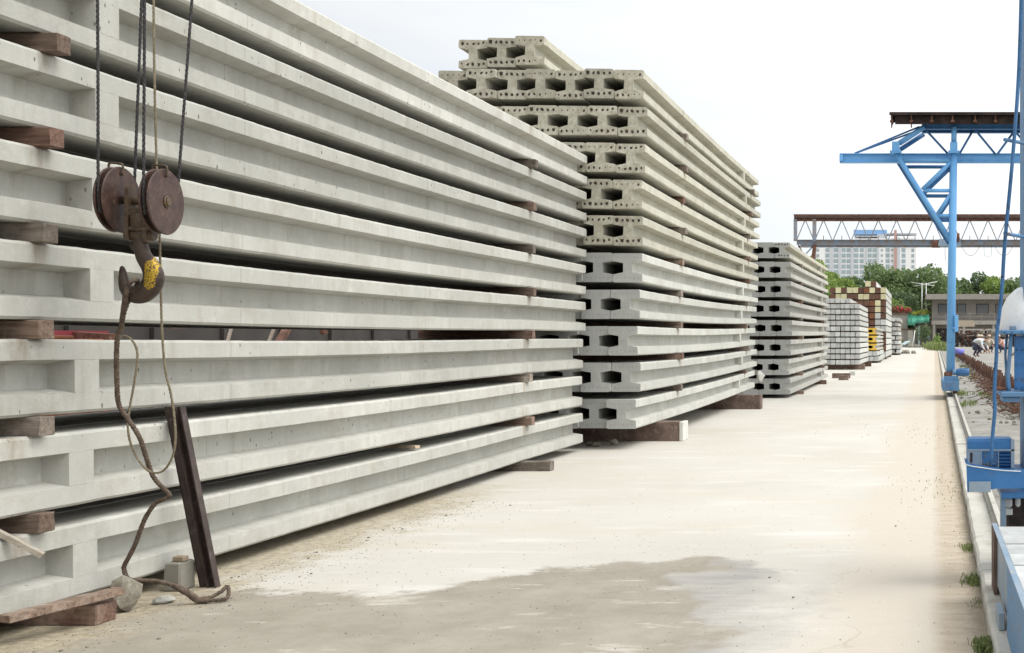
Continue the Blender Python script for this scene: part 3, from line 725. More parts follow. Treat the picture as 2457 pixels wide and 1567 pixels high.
def rope_obj(name, pts, r, mat, label, strands=3, lay=.05, n=6, group=None, cat='wire rope'):
    bm = BM(); rope(bm, pts, r, n, strands, lay); o = obj(name, bm, mat); return tag(o, label, cat, group)
G = 'hoist ropes above the hook block'
ZH = 4.22
yL = .0+HY
def hbw(x, y, z): return Vector((HX, HY, HZ))+Matrix.Rotation(R(7), 3, 'Z') @ Vector((x, y, z))
for top_x, xs, zs_, yo, sd_, lab in ((234, xl, zl, .01, -1, 'dark wire rope, leftmost of the hoist ropes, on the left sheave'), (342, xl, zl, .01, 1, 'dark wire rope running down to the right side of the left sheave'),
                                (347, xr, zr, -.01, -1, 'dark wire rope running down to the left side of the right sheave'), (465, xr, zr, -.01, 1, 'dark wire rope, rightmost of the hoist ropes, on the right sheave')):
    b0 = hbw(xs-.010, yo+sd_*RS*.89, zs_); b1 = hbw(xs-.010, yo+sd_*RS*.80, zs_-.06)
    rope_obj('wire_rope', [W(top_x, -60, b0.y), b0, b1], .0056, 'rope_dark', lab, 3, .06, 1, G)
# thin tan rope passing behind the block and looping below
zz = lambda i, n: 4.34+.12*i/n
raw = [(368, -60), (370, 150), (376, 400), (383, 560), (386, 700), (389, 800), (397, 890), (409, 940), (417, 990), (421, 1050), (414, 1095), (395, 1127), (372, 1135), (350, 1125), (325, 1092), (311, 1055), (307, 1015), (313, 970), (322, 920), (330, 860), (325, 830), (312, 812), (295, 806), (286, 815)]
rope_obj('wire_rope', [W(x, y, zz(i, len(raw)-1)) for i, (x, y) in enumerate(raw)], .0047, 'rope_tan', 'thin tan rope passing behind the hook and hanging in a long loop', 3, .05, 8)
# thick sling
q = lambda x, y: (x/1.951, 780+y/1.951)
raw = [(302, 700), (296, 745), (290, 790), q(553, 40), q(546, 120), q(547, 250), q(556, 370), q(600, 440), q(655, 530), q(685, 620), q(715, 705), q(765, 765), q(795, 795), q(775, 812), q(725, 838), q(675, 915), q(632, 1030), q(590, 1110), q(580, 1140), q(600, 1188), q(650, 1195), q(735, 1200), q(820, 1222), q(885, 1258), q(930, 1293)]
zs = [4.21, 4.24, 4.27, 4.29, 4.31, 4.34, 4.37, 4.39, 4.41, 4.44, 4.47, 4.49, 4.50, 4.50, 4.51, 4.52, 4.53, 4.54, 4.54, 4.54, 4.55, 4.565, 4.57, 4.58, 4.59]
P_ = [W(x, y, z) for (x, y), z in zip(raw, zs)]
for p in P_:
    if p.z < .014: p.z = .014
tail = [W(*q(980, 1309), 4.60), W(*q(1035, 1305), 4.61), W(*q(1068, 1280), 4.64), W(*q(1065, 1250), 4.70), W(*q(1035, 1275), 4.66), W(*q(985, 1305), 4.62), W(*q(940, 1295), 4.60)]
for p, z in zip(tail, (.012, .012, .02, .05, .035, .02, .02)): p.z = z
sg = thing('wire_sling', 'thick twisted rusty wire sling hanging from the hook down onto the ground', 'wire sling', P_[0])
def at(pts, o): return [p-o for p in pts]
bm = BM(); rope(bm, at(P_, P_[0]), .0095, 6, 4, .055); obj('sling_rope', bm, 'rope_brown', sg)
bm = BM(); rope(bm, at([P_[-1]]+tail, P_[0]), .0085, 6, 3, .045); obj('eye_loop', bm, 'rope_brown', sg)
bm = BM(); rope(bm, at([P_[-3], P_[-2], P_[-1], tail[0]], P_[0]), .0145, 6, 4, .04); obj('splice', bm, 'rope_brown', sg)
# strands of the eye round the hook
bm = BM(); rope(bm, at([P_[2], W(303, 712, 4.185), W(303, 690, 4.17), W(312, 678, 4.165), W(326, 672, 4.18), W(330, 676, 4.22), W(322, 700, 4.255), W(308, 722, 4.26), W(297, 755, 4.26), P_[2]], P_[0]), .0085, 6, 3, .045); obj('hook_loop', bm, 'rope_brown', sg)

# leaning steel channel
pb, pt = Vector((-3.165, 4.90, 0.0)), Vector((-3.305, 4.875, .80))
d = pt-pb; Ls = d.length
bm = BM()
pr = [(-.048, -.002), (-.048, .004), (-.004, .010), (-.004, -.014), (.004, -.018), (.006, .012), (.038, .004), (.041, -.020), (.046, -.020), (.044, .018), (.0, .028), (-.046, .022)]
n = 14; rings = []
for i in range(n+1):
    t = i/n; c_ = pb.lerp(pt, t); rings.append([bm.verts.new(c_+Vector((x*.88, z+.0015*mnoise.noise(Vector((t*9, x*50, 1))), 0))) for x, z in pr])
for a, b in zip(rings, rings[1:]):
    for k in range(len(pr)): bm.faces.new((a[k], a[(k+1) % len(pr)], b[(k+1) % len(pr)], b[k]))
bm.faces.new(rings[0]); bm.faces.new(rings[-1])
for v in bm.verts: v.co.z = max(0, v.co.z)
tag(obj('steel_channel', bm, 'steel_dark'), 'dark brown ribbed steel channel leaning against the nearest stack', 'steel channel')

# bits at the foot of the nearest stack
def plank(p, q_, wd, th, mat, label, name='plank', cat='plank', seed=0):
    p, q_ = Vector(p), Vector(q_); bm = BM(); c_ = p.lerp(q_, .5); n = 10; s, u = frame_at(q_-p); rings = []
    for i in range(n+1):
        t = i/n; rings.append([bm.verts.new(p.lerp(q_, t)-c_+s*(a*wd/2+.002*mnoise.noise(Vector((t*8, a, seed))))+u*(b*th/2+.0015*mnoise.noise(Vector((t*8, b, seed+3))))) for a, b in ((-1, -1), (1, -1), (1, 1), (-1, 1))])
    for a, b in zip(rings, rings[1:]):
        for k in range(4): bm.faces.new((a[k], a[(k+1) % 4], b[(k+1) % 4], b[k]))
    bm.faces.new(rings[0]); bm.faces.new(rings[-1])
    return tag(obj(name, bm, mat, loc=c_), label, cat)
plank((-3.29, 3.955, .098), (-3.155, 4.34, .112), .06, .026, 'timber', 'worn reddish plank propped on a timber block below the nearest stack')
plank((-3.42, 3.98, .45), (-3.235, 4.06, .305), .03, .018, 'stick_grey', 'narrow grey stick poking out between the two lowest tiers, bottom left')
pm = W(1002, 1095, 7.30); plank((pm.x-.5, 7.42, Z0+BW+.012), (pm.x, 7.30, Z0+BW+.014), .045, .018, 'timber_pale', 'thin yellowish stick lying on the lowest tier, nearest stack')
bm = BM(); rock(bm, (0, 0, .060), .082, 23, 2, (1.0, .7, .95)); tag(obj('rock', bm, 'rock_brown', loc=(-3.235, 4.47, 0)), 'grey angular rock wedged beside the reddish plank', 'rock')
bm = BM(); rock(bm, (0, 0, .012), .045, 8, 2, (1.2, .8, .5)); tag(obj('rock', bm, 'chip_grey', loc=(-3.17, 4.60, 0)), 'small flat white stone under the bend of the wire sling', 'rock')
bm = BM(); box(bm, -.045, .035, -.05, .05, 0, .125, 0, .006)
for v in bm.verts: v.co.x += .012*(v.co.z > .1)*(1 if v.co.x < 0 else -.2)+random.uniform(-.003, .003)
tag(obj('concrete_block', bm, 'stone', loc=(-3.27, 4.86, 0)), 'small squat concrete block standing between the sling and steel channel', 'concrete block')
bm = BM(); box(bm, -.022, .026, -.02, .02, 0, .022, 0, .003); tag(obj('concrete_chip', bm, 'timber_pale', loc=(-3.262, 4.85, .1255)), 'thin pale chip lying on top of the small concrete block', 'concrete chip')
for i, (x, y, r, m_) in enumerate([(-3.62, 10.72, .03, 'rock_brown'), (-3.44, 11.35, .035, 'rock_brown'), (-3.33, 11.28, .045, 'rock_brown'), (-3.20, 11.42, .05, 'stone')]):
    bm = BM(); rock(bm, (0, 0, r*.6), r, 70+i, 2, (1.2, 1, .9))
    tag(obj('rock', bm, m_, loc=(x, y, 0)), ('tiny dark stone near the far end of the nearest stack', 'dark stone under the tall middle stack, left of its neighbours', 'brown stone in the middle of those under the tall middle stack', 'pale squarish stone before the dark support block, tall middle stack')[i], 'rock')
# loose grit and pebbles
bm = BM(); rn = random.Random(77)
for i in range(1750):
    if i < 1000: x, y = -3.2+abs(rn.gauss(0, .25)), rn.uniform(3.6, 7.5)
    elif i < 1200: x, y = rn.uniform(-3, -.4), rn.uniform(3.8, 6)
    elif i < 1350: y = 3.6+10*rn.random()**2; x = KX(y)-abs(rn.gauss(0, .05))
    else: x, y = rn.uniform(-3, .15), 3.7+7*rn.random()**1.5
    r = rn.uniform(.0012, .0032) if rn.random() < (.96 if i < 1000 else .99) else rn.uniform(.004, .008)
    g = bmesh.ops.create_icosphere(bm, subdivisions=1, radius=r)['verts']
    for v in g: v.co = Vector((v.co.x*rn.uniform(.8, 1.3)+x, v.co.y*rn.uniform(.8, 1.3)+y, v.co.z*.6+r*.4))
o = struct('gravel', bm, 'stone', 'stuff'); o['label'] = 'scattered grit and pebbles on the road surface'
# weeds by the kerb
def blades(bm, x, y, n, h, spread, rn, z=0):
    for i in range(n):
        a = rn.uniform(0, 2*math.pi); bx, by = x+rn.gauss(0, spread*.5), y+rn.gauss(0, spread); hh = h*rn.uniform(.4, 1.1); lean = rn.uniform(.2, .9)*hh; wv = hh*.09+.0012
        d = Vector((math.cos(a), math.sin(a), 0)); s = Vector((-d.y, d.x, 0))*wv
        p0 = Vector((bx, by, z)); p1 = p0+d*lean*.4+Vector((0, 0, hh*.7)); p2 = p0+d*lean+Vector((0, 0, hh))
        a_, b_, c_, d_, e_ = [bm.verts.new(t) for t in (p0-s*.6, p0+s*.6, p1+s, p1-s, p2)]
        bm.faces.new((a_, b_, c_, d_)); bm.faces.new((d_, c_, e_))
bm = BM(); rn = random.Random(12)
for (x, y, n, h, sp) in [(KX(3.92)-.02, 3.93, 200, .05, .035), (KX(5.0)-.015, 5.0, 90, .045, .05), (KX(5.75)-.015, 5.8, 70, .035, .05), (KX(4.6)-.01, 4.6, 20, .02, .05), (KX(8)-.02, 8.2, 60, .03, .5), (KX(13)-.02, 13, 60, .03, 1.5)]:
    blades(bm, x, y, n*3, h*.6, sp, rn)
o = struct('grass', bm, 'weed', 'stuff'); o['label'] = 'tufts of green weeds along the kerb'

# ------------------------------------------------------------------ crane rail
rl = thing('crane_rail', 'pale worn crane rail running along the kerb under the blue crane', 'rail', (0, 0, 0))
bm = BM(); prev = None
for i in range(60):
    y0 = 5.2+i*2.2; y1 = y0+2.19
    bar(bm, (RX(y0)+.012, y0, .062), (RX(y1)+.012, y1, .062), .05, .012); bar(bm, (RX(y0)+.012, y0, .083), (RX(y1)+.012, y1, .083), .014, .032); bar(bm, (RX(y0)+.012, y0, .106), (RX(y1)+.012, y1, .106), .03, .016)
    if y0 > 118: break
obj('rail_section', bm, 'kerb', rl)

# ------------------------------------------------------------------ blue gantry crane spanning the road
ZA = 20.0; ZB = 20.75
ga = thing('gantry_crane', 'bright blue gantry crane with brown sheeted deck reaching over the road', 'crane', (RX(ZA), ZA, 0))
gl = ga.location.copy()
z6 = lambda x, y, Z=ZA: W(1850+x/3.84, 240+y/3.84, Z)
def gpart(name, fn, mat, parent=ga, smooth=False):
    bm = BM(); fn(bm)
    bmesh.ops.translate(bm, verts=bm.verts, vec=-parent_loc(parent)); return obj(name, bm, mat, parent, smooth)
def parent_loc(p):
    v = Vector((0, 0, 0))
    while p: v += p.location; p = p.parent
    return v
cb = W(2281, 893, ZA); ct = z6(1685, 490)
gpart('column', lambda b: tube(b, [cb, cb.lerp(ct, .5), ct], [.074, .070, .062], 24), 'blue')
leg_t, leg_b = z6(1150, 490), z6(1650, 1290)
gpart('inclined_leg', lambda b: tube(b, [leg_t, leg_b], .045, 18), 'blue')
gpart('brace', lambda b: tube(b, [z6(1200, 557), z6(1660, 557)], .035, 14), 'blue')
gpart('brace', lambda b: tube(b, [z6(1400, 835), z6(1660, 835)], .034, 14), 'blue')
gpart('brace', lambda b: tube(b, [z6(1535, 1067), z6(1660, 1067)], .034, 14), 'blue')
gpart('brace', lambda b: tube(b, [z6(1655, 575), z6(1395, 825)], .038, 14), 'blue')
gpart('brace', lambda b: tube(b, [z6(1655, 870), z6(1535, 1050)], .036, 14), 'blue')
# rear leg frame
ctr = Vector((ct.x-.02, ZB, ct.z)); cbr = Vector((cb.x, ZB, cb.z)); off = Vector((0, ZB-ZA, 0))
gpart('rear_column', lambda b: tube(b, [cb+off, ct+off], [.066, .06], 18), 'blue')
gpart('rear_inclined_leg', lambda b: tube(b, [leg_t+off, leg_b+off], .042, 14), 'blue_deep')
gpart('rear_brace', lambda b: tube(b, [z6(1200, 557)+off, z6(1660, 557)+off], .034, 12), 'blue_deep')
gpart('rear_brace', lambda b: tube(b, [z6(1400, 835)+off, z6(1660, 835)+off], .034, 12), 'blue_deep')
gpart('rear_brace', lambda b: tube(b, [z6(1535, 1067)+off, z6(1660, 1067)+off], .034, 12), 'blue_deep')
gpart('rear_brace', lambda b: tube(b, [z6(1655, 575)+off, z6(1395, 825)+off], .036, 12), 'blue_deep')
gpart('rear_brace', lambda b: tube(b, [z6(1655, 870)+off, z6(1535, 1050)+off], .036, 12), 'blue_deep')
def ibar(b, p, q_, h, wd, t=.014):
    up = Vector((0, 0, h/2)); bar(b, Vector(p)+up, Vector(q_)+up, wd, t); bar(b, Vector(p)-up, Vector(q_)-up, wd, t); bar(b, p, q_, t, h-t*1.02)
XR = 3.2
YM = ZA+.65
bl, br_ = z6(635, 538, ZA+.3), None
zc = bl.z; x0 = bl.x
gpart('bottom_chord', lambda b: (ibar(b, (x0, ZA+.3, zc), (XR, ZA+.3, zc), .155, .12), box(b, x0-.004, x0+.06, ZA+.22, ZA+.38, zc-.06, zc+.06, 1)), ['blue', 'rusty'])
zt = z6(1500, 252, ZA+.1).z; xt = z6(1390, 250).x
for yy in (ZA+.05, ZA+.40):
    gpart('top_chord', lambda b: ibar(b, (xt, yy, zt), (XR, yy, zt), .085, .09, .012), 'blue_deep')
gpart('upper_strut', lambda b: tube(b, [z6(1180, 400), z6(1410, 250)], .05, 16), 'blue')
gpart('upper_strut', lambda b: tube(b, [z6(1180, 400)+off*.9, z6(1410, 250)+off*.9], .045, 16), 'blue_deep')
gpart('tie_rod', lambda b: bar(b, z6(770, 492, ZA+.25), z6(1370, 245, ZA+.2), .018, .03), 'blue_deep')
gpart('tie_rod', lambda b: bar(b, z6(775, 492, ZA+.35), z6(1370, 275, ZA+.5), .018, .03), 'blue_deep')
for (a0, a1, b0, b1) in ((1115, 1185, 390, 480), (1650, 1717, 395, 480)):
    def f(b):
        p, q_ = z6(a0, b1), z6(a1, b0); box(b, p.x, q_.x, ZA-.09, ZA+.09, p.z, q_.z, 0, .004); box(b, p.x-.035, q_.x+.035, ZA-.12, ZA+.12, p.z-.03, p.z-.012); 
        box(b, p.x-.035, q_.x+.035, ZA-.12, ZA+.12, p.z-.009, p.z+.006)
        for sx in (p.x-.02, q_.x+.02):
            for sy in (-.1, 0, .1): tube(b, [(sx, ZA+sy, p.z-.045), (sx, ZA+sy, p.z+.02)], .008, 6)
    gpart('leg_joint', f, 'blue')
gpart('column_head', lambda b: tube(b, [z6(1685, 400), z6(1687, 245)], .05, 16), 'blue')
for (a, b0, c_, d_) in ((1430, 280, 1625, 490), (1740, 490, 1870, 265), (1885, 280, 2068, 500), (2085, 500, 2232, 300), (2250, 290, 2430, 500), (2450, 500, 2600, 280)):
    gpart('lattice_bar', lambda b: tube(b, [z6(a, b0, ZA+.05), z6(c_, d_, ZA+.25)], .021, 10), 'blue_deep')
# corrugated deck seen from below
dz0 = z6(1200, 190).z; dx0 = z6(1095, 190).x
def deck(b):
    n = 120; rows_ = []
    for i in range(n*2+1):
        x = dx0+.03+(XR-dx0)*i/(2*n); z = (.0, .0, .016, .016)[i % 4]
        rows_.append([b.verts.new((x, ZA-.25, dz0+.055+z)), b.verts.new((x, ZA+.55, dz0+.055+z))])
    fs = [b.faces.new((p[0], p[1], q_[1], q_[0])) for p, q_ in zip(rows_, rows_[1:])]
    bmesh.ops.solidify(b, geom=fs, thickness=.004)
gpart('deck_sheet', deck, 'roof_brown')
gpart('deck_fascia', lambda b: (box(b, dx0+.10, XR, ZA-.20, ZA-.17, dz0-.10, dz0+.04), box(b, dx0, XR, ZA-.30, ZA-.255, dz0+.045, dz0+.095), box(b, dx0+.02, dx0+.05, ZA-.2, ZA+.4, dz0-.0, dz0+.05)), 'roof_brown')
for xx in (1115, 1295, 1480, 1670, 1875, 2060, 2240):
    def f(b):
        p = z6(xx, 190); long_ = xx in (1115, 1295)
        box(b, p.x-.012, p.x+.012, ZA-.254, ZA-.21, dz0-(.17 if long_ else .07), dz0+.044); box(b, p.x-.03, p.x+.03, ZA-.28, ZA-.205, dz0-.075, dz0-.045)
    gpart('deck_bracket', f, 'rusty')

# end carriage of the column
bz = W(2281, 948, ZA)
cbx = bz.x
def f(b):
    box(b, cbx-.15, cbx+.15, ZA-.16, ZA+1.6, .165, .35, 0, .008); box(b, cbx-.12, cbx+.14, ZA-.12, ZA+.1, .352, .43, 0, .004); 
    tube(b, [(cbx+.01, ZA-.165, .22), (cbx+.01, ZA-.19, .22)], .018, 12); box(b, cbx-.07, cbx+.0, ZA-.168, ZA-.161, .26, .34, 1)
gpart('end_carriage', f, ['blue_worn', 'rusty'])
for yy in (ZA+.02, ZA+1.35):
    gpart('wheel', lambda b: disc(b, RX(ZA)-.03, RX(ZA)+.05, .085, .2, yy, 0, 24), 'rusty')
def f(b):
    tube(b, [(cbx-.07, ZA-.05, .37), (cbx-.05, ZA-.05, .5)], .06, 10); box(b, cbx-.12, cbx+.02, ZA-.1, ZA+.04, .42, .50, 0, .01); bar(b, (cbx-.02, ZA-.08, .36), (cbx+.03, ZA-.08, .52), .03, .05)
gpart('gearbox', f, 'rusty')
mo = gpart('drive_motor', lambda b: disc(b, cbx+.10, cbx+.33, .065, .50, ZA-.08, 0, 24, .01), 'blue_deep')
def f(b):
    for k in range(12):
        a = 2*math.pi*k/12; c_, s_ = math.cos(a), math.sin(a); box(b, cbx+.15, cbx+.30, ZA-.08+c_*.068-.004, ZA-.08+c_*.068+.004, .50+s_*.068-.004, .50+s_*.068+.004)
    disc(b, cbx+.03, cbx+.11, .05, .50, ZA-.08, 0, 20, .006)
gpart('cooling_fins', f, 'blue_worn')
def f(b):
    p = W(1780+1780/3.49, 560+825/3.49, ZA-.1); q_ = W(1780+1812/3.49, 560+685/3.49, ZA-.1); box(b, p.x, q_.x, ZA-.12, ZA-.0, p.z, q_.z, 0, .006); box(b, p.x-.03, p.x+.001, ZA-.1, ZA-.02, p.z+.05, p.z+.09)
gpart('switch_box', f, 'blue')

# ------------------------------------------------------------------ far rusty truss gantry
ZC = 33.0
gb = thing('truss_gantry', 'long faded blue and rust truss gantry with brown top rail, beyond the blue crane', 'crane', (-2.2, ZC, 0))
def f6(x, y, Z=ZC): return W(1850+x/3.84, 240+y/3.84, Z)
x0 = f6(212, 0).x; XE = 5.5; zt = f6(0, 1092).z; zb = f6(0, 1310).z
gpart('top_chord', lambda b: (ibar(b, (x0, ZC, zt-.02), (XE, ZC, zt-.02), .10, .12), box(b, x0, XE, ZC-.09, ZC+.09, zt+.055, zt+.12, 1)), ['rusty', 'roof_brown'], gb)
gpart('bottom_chord', lambda b: (ibar(b, (x0+.08, ZC, zb), (XE, ZC, zb), .13, .13), ibar(b, (x0+.08, ZC+1.0, zb), (XE, ZC+1.0, zb), .13, .13)), 'rust_blue', gb)
for a, w_ in ((225, .1), (400, .11)):
    gpart('post', lambda b: bar(b, f6(a, 1100), f6(a, 1300), w_, w_), 'rust_blue', gb)
per = 168.5; k = 0; xx = 400.
i = 0
while f6(245+per*i, 0).x < XE-.6:
    a = 232+per*i
    for (p, q_) in (((a, 1300), (a+78, 1115)), ((a+88, 1115), (a+166, 1300))):
        gpart('lattice_bar', lambda b: bar(b, f6(*p), f6(*q_, ZC), .028, .028), 'rust_blue', gb)
    i += 1
for k in range(11):
    if k == 0: continue
    gpart('bolt_stud', lambda b: bar(b, f6(315+per*k, 1250), f6(315+per*k, 1295), .018, .018), 'rusty', gb)
def f(b):
    bar(b, f6(405, 1320), f6(388, 1460), .10, .10); p = f6(388, 1460); bar(b, p, (p.x-.25, ZC, .12), .10, .10)
gpart('leg', f, 'rusty', gb)
def f(b):
    bar(b, f6(405, 1320, ZC+1), (f6(405, 0).x-.32, ZC+1, .12), .09, .09)
gpart('leg', f, 'rust_blue', gb)
gpart('leg_brace', lambda b: (bar(b, f6(250, 1352), f6(400, 1352), .04, .05), bar(b, f6(320, 1420), f6(385, 1350), .04, .04), bar(b, f6(250, 1330), f6(340, 1500), .04, .04)), 'rust_blue', gb)
px = f6(388, 0).x
gpart('foot_beam', lambda b: box(b, px-.42, px-.12, ZC-.4, ZC+1.4, 0, .14), 'rust_blue', gb)
for yy in (ZC, ZC+1.0):
    gpart('leg', lambda b: (bar(b, (XE-.4, yy, zb-.065), (XE-.2, yy, .12), .10, .10)), 'rust_blue', gb)
gpart('foot_beam', lambda b: box(b, XE-.35, XE-.05, ZC-.4, ZC+1.4, 0, .14), 'rust_blue', gb)
# trolley hanging on it
tr = thing('hoist_trolley', 'small rusty hoist trolley hanging under the long truss gantry', 'hoist', f6(1620, 1330))
gpart('trolley_frame', lambda b: (box(b, f6(1545, 0).x, f6(1620, 0).x, ZC-.14, ZC+.14, f6(0, 1345).z, f6(0, 1285).z), box(b, f6(1700, 0).x, f6(1745, 0).x, ZC-.14, ZC+.14, f6(0, 1350).z, f6(0, 1280).z), box(b, f6(1540, 0).x, f6(1750, 0).x, ZC-.16, ZC-.13, f6(0, 1350).z, f6(0, 1320).z)), 'steel_grey', tr)
def f(b):
    p = f6(1518, 1325); tube(b, [p+Vector((-.12, 0, 0)), p+Vector((.12, 0, 0))], .12, 16)
gpart('hoist_motor', f, 'rusty', tr)
gpart('pulley', lambda b: disc(b, f6(1710, 0).x, f6(1735, 0).x, .13, f6(0, 1270).z, ZC-.15, 0, 20), 'rusty', tr)
gpart('hanging_chain', lambda b: tube(b, [f6(1605, 1345), f6(1603, 1420), f6(1607, 1475)], .006, 6), 'rusty', tr)
bm = BM()
for a, n_ in ((1755, 3), (2060, 2)):
    pts = []
    for j in range(13):
        t = j/12; pts.append(f6(a+170*t, 1345+90*4*t*(1-t)))
    tube(bm, pts, .006, 5)
tube(bm, [f6(1960, 1335), f6(1965, 1430), f6(2000, 1450), f6(2030, 1430), f6(2030, 1335)], .005, 5)
tag(obj('festoon_cable', bm, 'rope_dark'), 'thin slack cable drooping from the long truss gantry', 'cable')

# ------------------------------------------------------------------ near blue crane leg at the right edge
ZD = 5.0
gc = thing('side_crane', 'near blue crane leg with bracket plates, motor and steel base, right edge', 'crane', (.5, ZD, 0))
r3 = lambda x, y, Z=ZD: W(2330+x/4.267, 640+y/4.267, Z)
r1 = lambda x, y, Z=ZD: W(2300+x/5.12, 980+y/5.12, Z)
cxl = W(2447, 0, ZD+.22).x
gpart('column', lambda b: box(b, cxl, cxl+.26, ZD, ZD+.22, .40, 5.2, 0, .006), 'blue_worn', gc)
def f(b):
    p, q_ = r3(295, 690), r3(542, 650); box(b, p.x, .80, ZD-.10, ZD+.25, p.z, q_.z, 0, .003)
gpart('upper_plate', f, 'blue_worn', gc)
def f(b):
    p, q_ = r3(440, 1262), r3(542, 690); box(b, p.x, .80, ZD-.03, ZD-.004, p.z+.001, q_.z-.009, 0, .002)
gpart('web_plate', f, 'blue_deep', gc)
def f(b):
    p, q_ = r3(288, 1320), r3(542, 1272); box(b, p.x, .80, ZD-.12, ZD+.24, p.z, q_.z, 0, .003); p2, q2 = r3(310, 1375), r3(480, 1322); box(b, p2.x, q2.x, ZD-.1, ZD+.1, p2.z, q2.z-.001, 0, .002)
gpart('lower_plate', f, 'blue_worn', gc)
gpart('stay_pipe', lambda b: tube(b, spline([r3(410, 690, ZD-.05), r3(395, 900, ZD-.05), r3(380, 1100, ZD-.05), r3(388, 1270, ZD-.05)], 4), .0092, 14), 'blue_worn', gc)
gpart('stay_pipe', lambda b: tube(b, [r3(368, 690, ZD+.1), r3(350, 900, ZD+.1), r3(372, 1272, ZD+.1)], .006, 10), 'blue_worn', gc)
gpart('plate_lug', lambda b: box(b, r3(388, 0).x, r3(455, 0).x, ZD-.06, ZD-.02, r3(0, 650).z, r3(0, 605).z, 0, .003), 'steel_grey', gc)
for (bx_, bz_) in [(r3(x, 0).x, r3(0, y).z) for x in (330, 400, 500) for y in (672,)]+[(r3(x, 0).x, r3(0, y).z) for x in (460, 520) for y in (720, 850, 1000, 1150, 1235)]:
    gpart('bolt', lambda b: bmesh.ops.create_cone(b, cap_ends=True, segments=6, radius1=.0042, radius2=.0042, depth=.005, matrix=Matrix.Translation((bx_, ZD-.035 if bz_ < r3(0, 690).z else ZD-.103, bz_)) @ Matrix.Rotation(R(90), 4, 'X')), 'blue_dark', gc)
gpart('rusty_clamp', lambda b: (tube(b, [r3(222, 1232, ZD-.04), r3(290, 1250, ZD-.05), r3(360, 1248, ZD-.05)], [.008, .010, .008], 10), tube(b, [r3(330, 1150, ZD), r3(300, 1200, ZD), r3(330, 1245, ZD)], .012, 10)), 'rusty', gc)
# long thin pole
raw = [(2452, -70), (2447, 110), (2441, 233), (2428, 400), (2411, 583), (2405, 680), (2399, 745), (2392, 800), (2391, 851), (2388, 898), (2386, 950), (2387, 985), (2382, 1040), (2377, 1115)]
gpart('control_pole', lambda b: tube(b, spline([W(x, y, ZD-.12+.06*(i < 3)) for i, (x, y) in enumerate(raw)], 4), .0085, 14), 'blue_dark', gc)
for y_, dx in ((335, 42), (560, 42)):
    gpart('pole_arm', lambda b: tube(b, [W(2452-dx, y_, ZD-.1), W(2460, y_+9, ZD)], .008, 10), 'blue_worn', gc)
# motor housing on the tray
def f(b):
    p, q_ = r1(112, 735), r1(690, 380); box(b, p.x, q_.x, ZD+.02, ZD+.17, p.z, q_.z, 0, .012)
mh = gpart('motor_housing', f, 'blue_deep', gc)
def f(b):
    for (a0, a1, b0, b1) in ((112, 140, 520, 740), (112, 690, 505, 530), (270, 290, 530, 740), (487, 500, 530, 740), (645, 690, 385, 740)):
        p, q_ = r1(a0, b1), r1(a1, b0); box(b, p.x, q_.x, ZD+.012, ZD+.0185, p.z, q_.z, 0, .001)
gpart('housing_frame', f, 'steel_grey', gc)
def f(b):
    p, q_ = r1(142, 740), r1(270, 530); box(b, p.x, q_.x, ZD+.0145, ZD+.0188, p.z, q_.z)
gpart('housing_panel', f, 'steel_grey', gc)
def f(b):
    p, q_ = r1(146, 665), r1(172, 548); box(b, p.x, q_.x, ZD+.010, ZD+.0142, p.z, q_.z)
gpart('slot', f, 'hook_dark', gc)
def f(b):
    for k in range(5):
        p = r1(500, 735-k*42); q_ = r1(645, 715-k*42); vs = [(p.x, ZD+.019, p.z), (q_.x, ZD+.019, p.z), (q_.x, ZD+.004, p.z+.0095), (p.x, ZD+.004, p.z+.0095)]
        f_ = b.faces.new([b.verts.new(v) for v in vs]); bmesh.ops.solidify(b, geom=[f_], thickness=.002)
gpart('louver', f, 'blue_deep', gc)
def f(b):
    rn = random.Random(8)
    p, q_ = r1(292, 735), r1(485, 540)
    for k in range(70):
        t = rn.random(); x = rn.uniform(p.x, q_.x); z = p.z+(q_.z-p.z)*t*t; rock(b, (x, ZD+.014, z), rn.uniform(.002, .005), k, 1)
gpart('grit_panel', f, 'stone', gc)
# tray
def f(b):
    prs = [(95, 690), (180, 712), (300, 728), (430, 748), (560, 762), (900, 778)]
    top = [r1(x, y, ZD-.12) for x, y in prs]; bot = [r1(x, y, ZD-.12) for x, y in ((900, 985), (470, 985), (350, 1005), (108, 1032))]
    pl = top+bot; A = [b.verts.new(p) for p in pl]; B = [b.verts.new((p.x, p.y+.008, p.z)) for p in pl]
    b.faces.new(A); b.faces.new(B[::-1])
    for i in range(len(pl)): b.faces.new((A[i], B[i], B[(i+1) % len(pl)], A[(i+1) % len(pl)]))
    n = len(top)-1
    for i in range(n):
        p, q_ = top[i], top[i+1]
        vs = [b.verts.new(v) for v in ((p.x, p.y+.009, p.z-.004), (q_.x, p.y+.009, q_.z-.004), (q_.x, ZD+.2, q_.z-.004), (p.x, ZD+.2, p.z-.004))]; b.faces.new(vs)
gpart('tray', f, 'blue_deep', gc)
gpart('tray_lip', lambda b: tube(b, [r1(x, y, ZD-.124) for x, y in [(92, 692), (180, 714), (300, 730), (430, 750), (560, 764), (765, 774)]], .0022, 8), 'white_paint', gc)
gpart('tray_base', lambda b: box(b, r1(505, 0).x, .80, ZD-.1, ZD+.2, r1(0, 1068).z, r1(0, 1012).z+.006, 0, .002), 'blue_deep', gc)
gpart('worn_patch_plate', lambda b: box(b, r1(112, 0).x, r1(375, 0).x, ZD-.131, ZD-.1265, r1(0, 1030, ZD-.13).z, r1(0, 900, ZD-.13).z, 0, .001), 'steel_grey', gc)
gpart('support_post', lambda b: box(b, r1(505, 0).x, r1(568, 0).x, ZD-.08, ZD-.02, .12, r1(0, 1068).z-.001, 0, .002), 'steel_grey', gc)
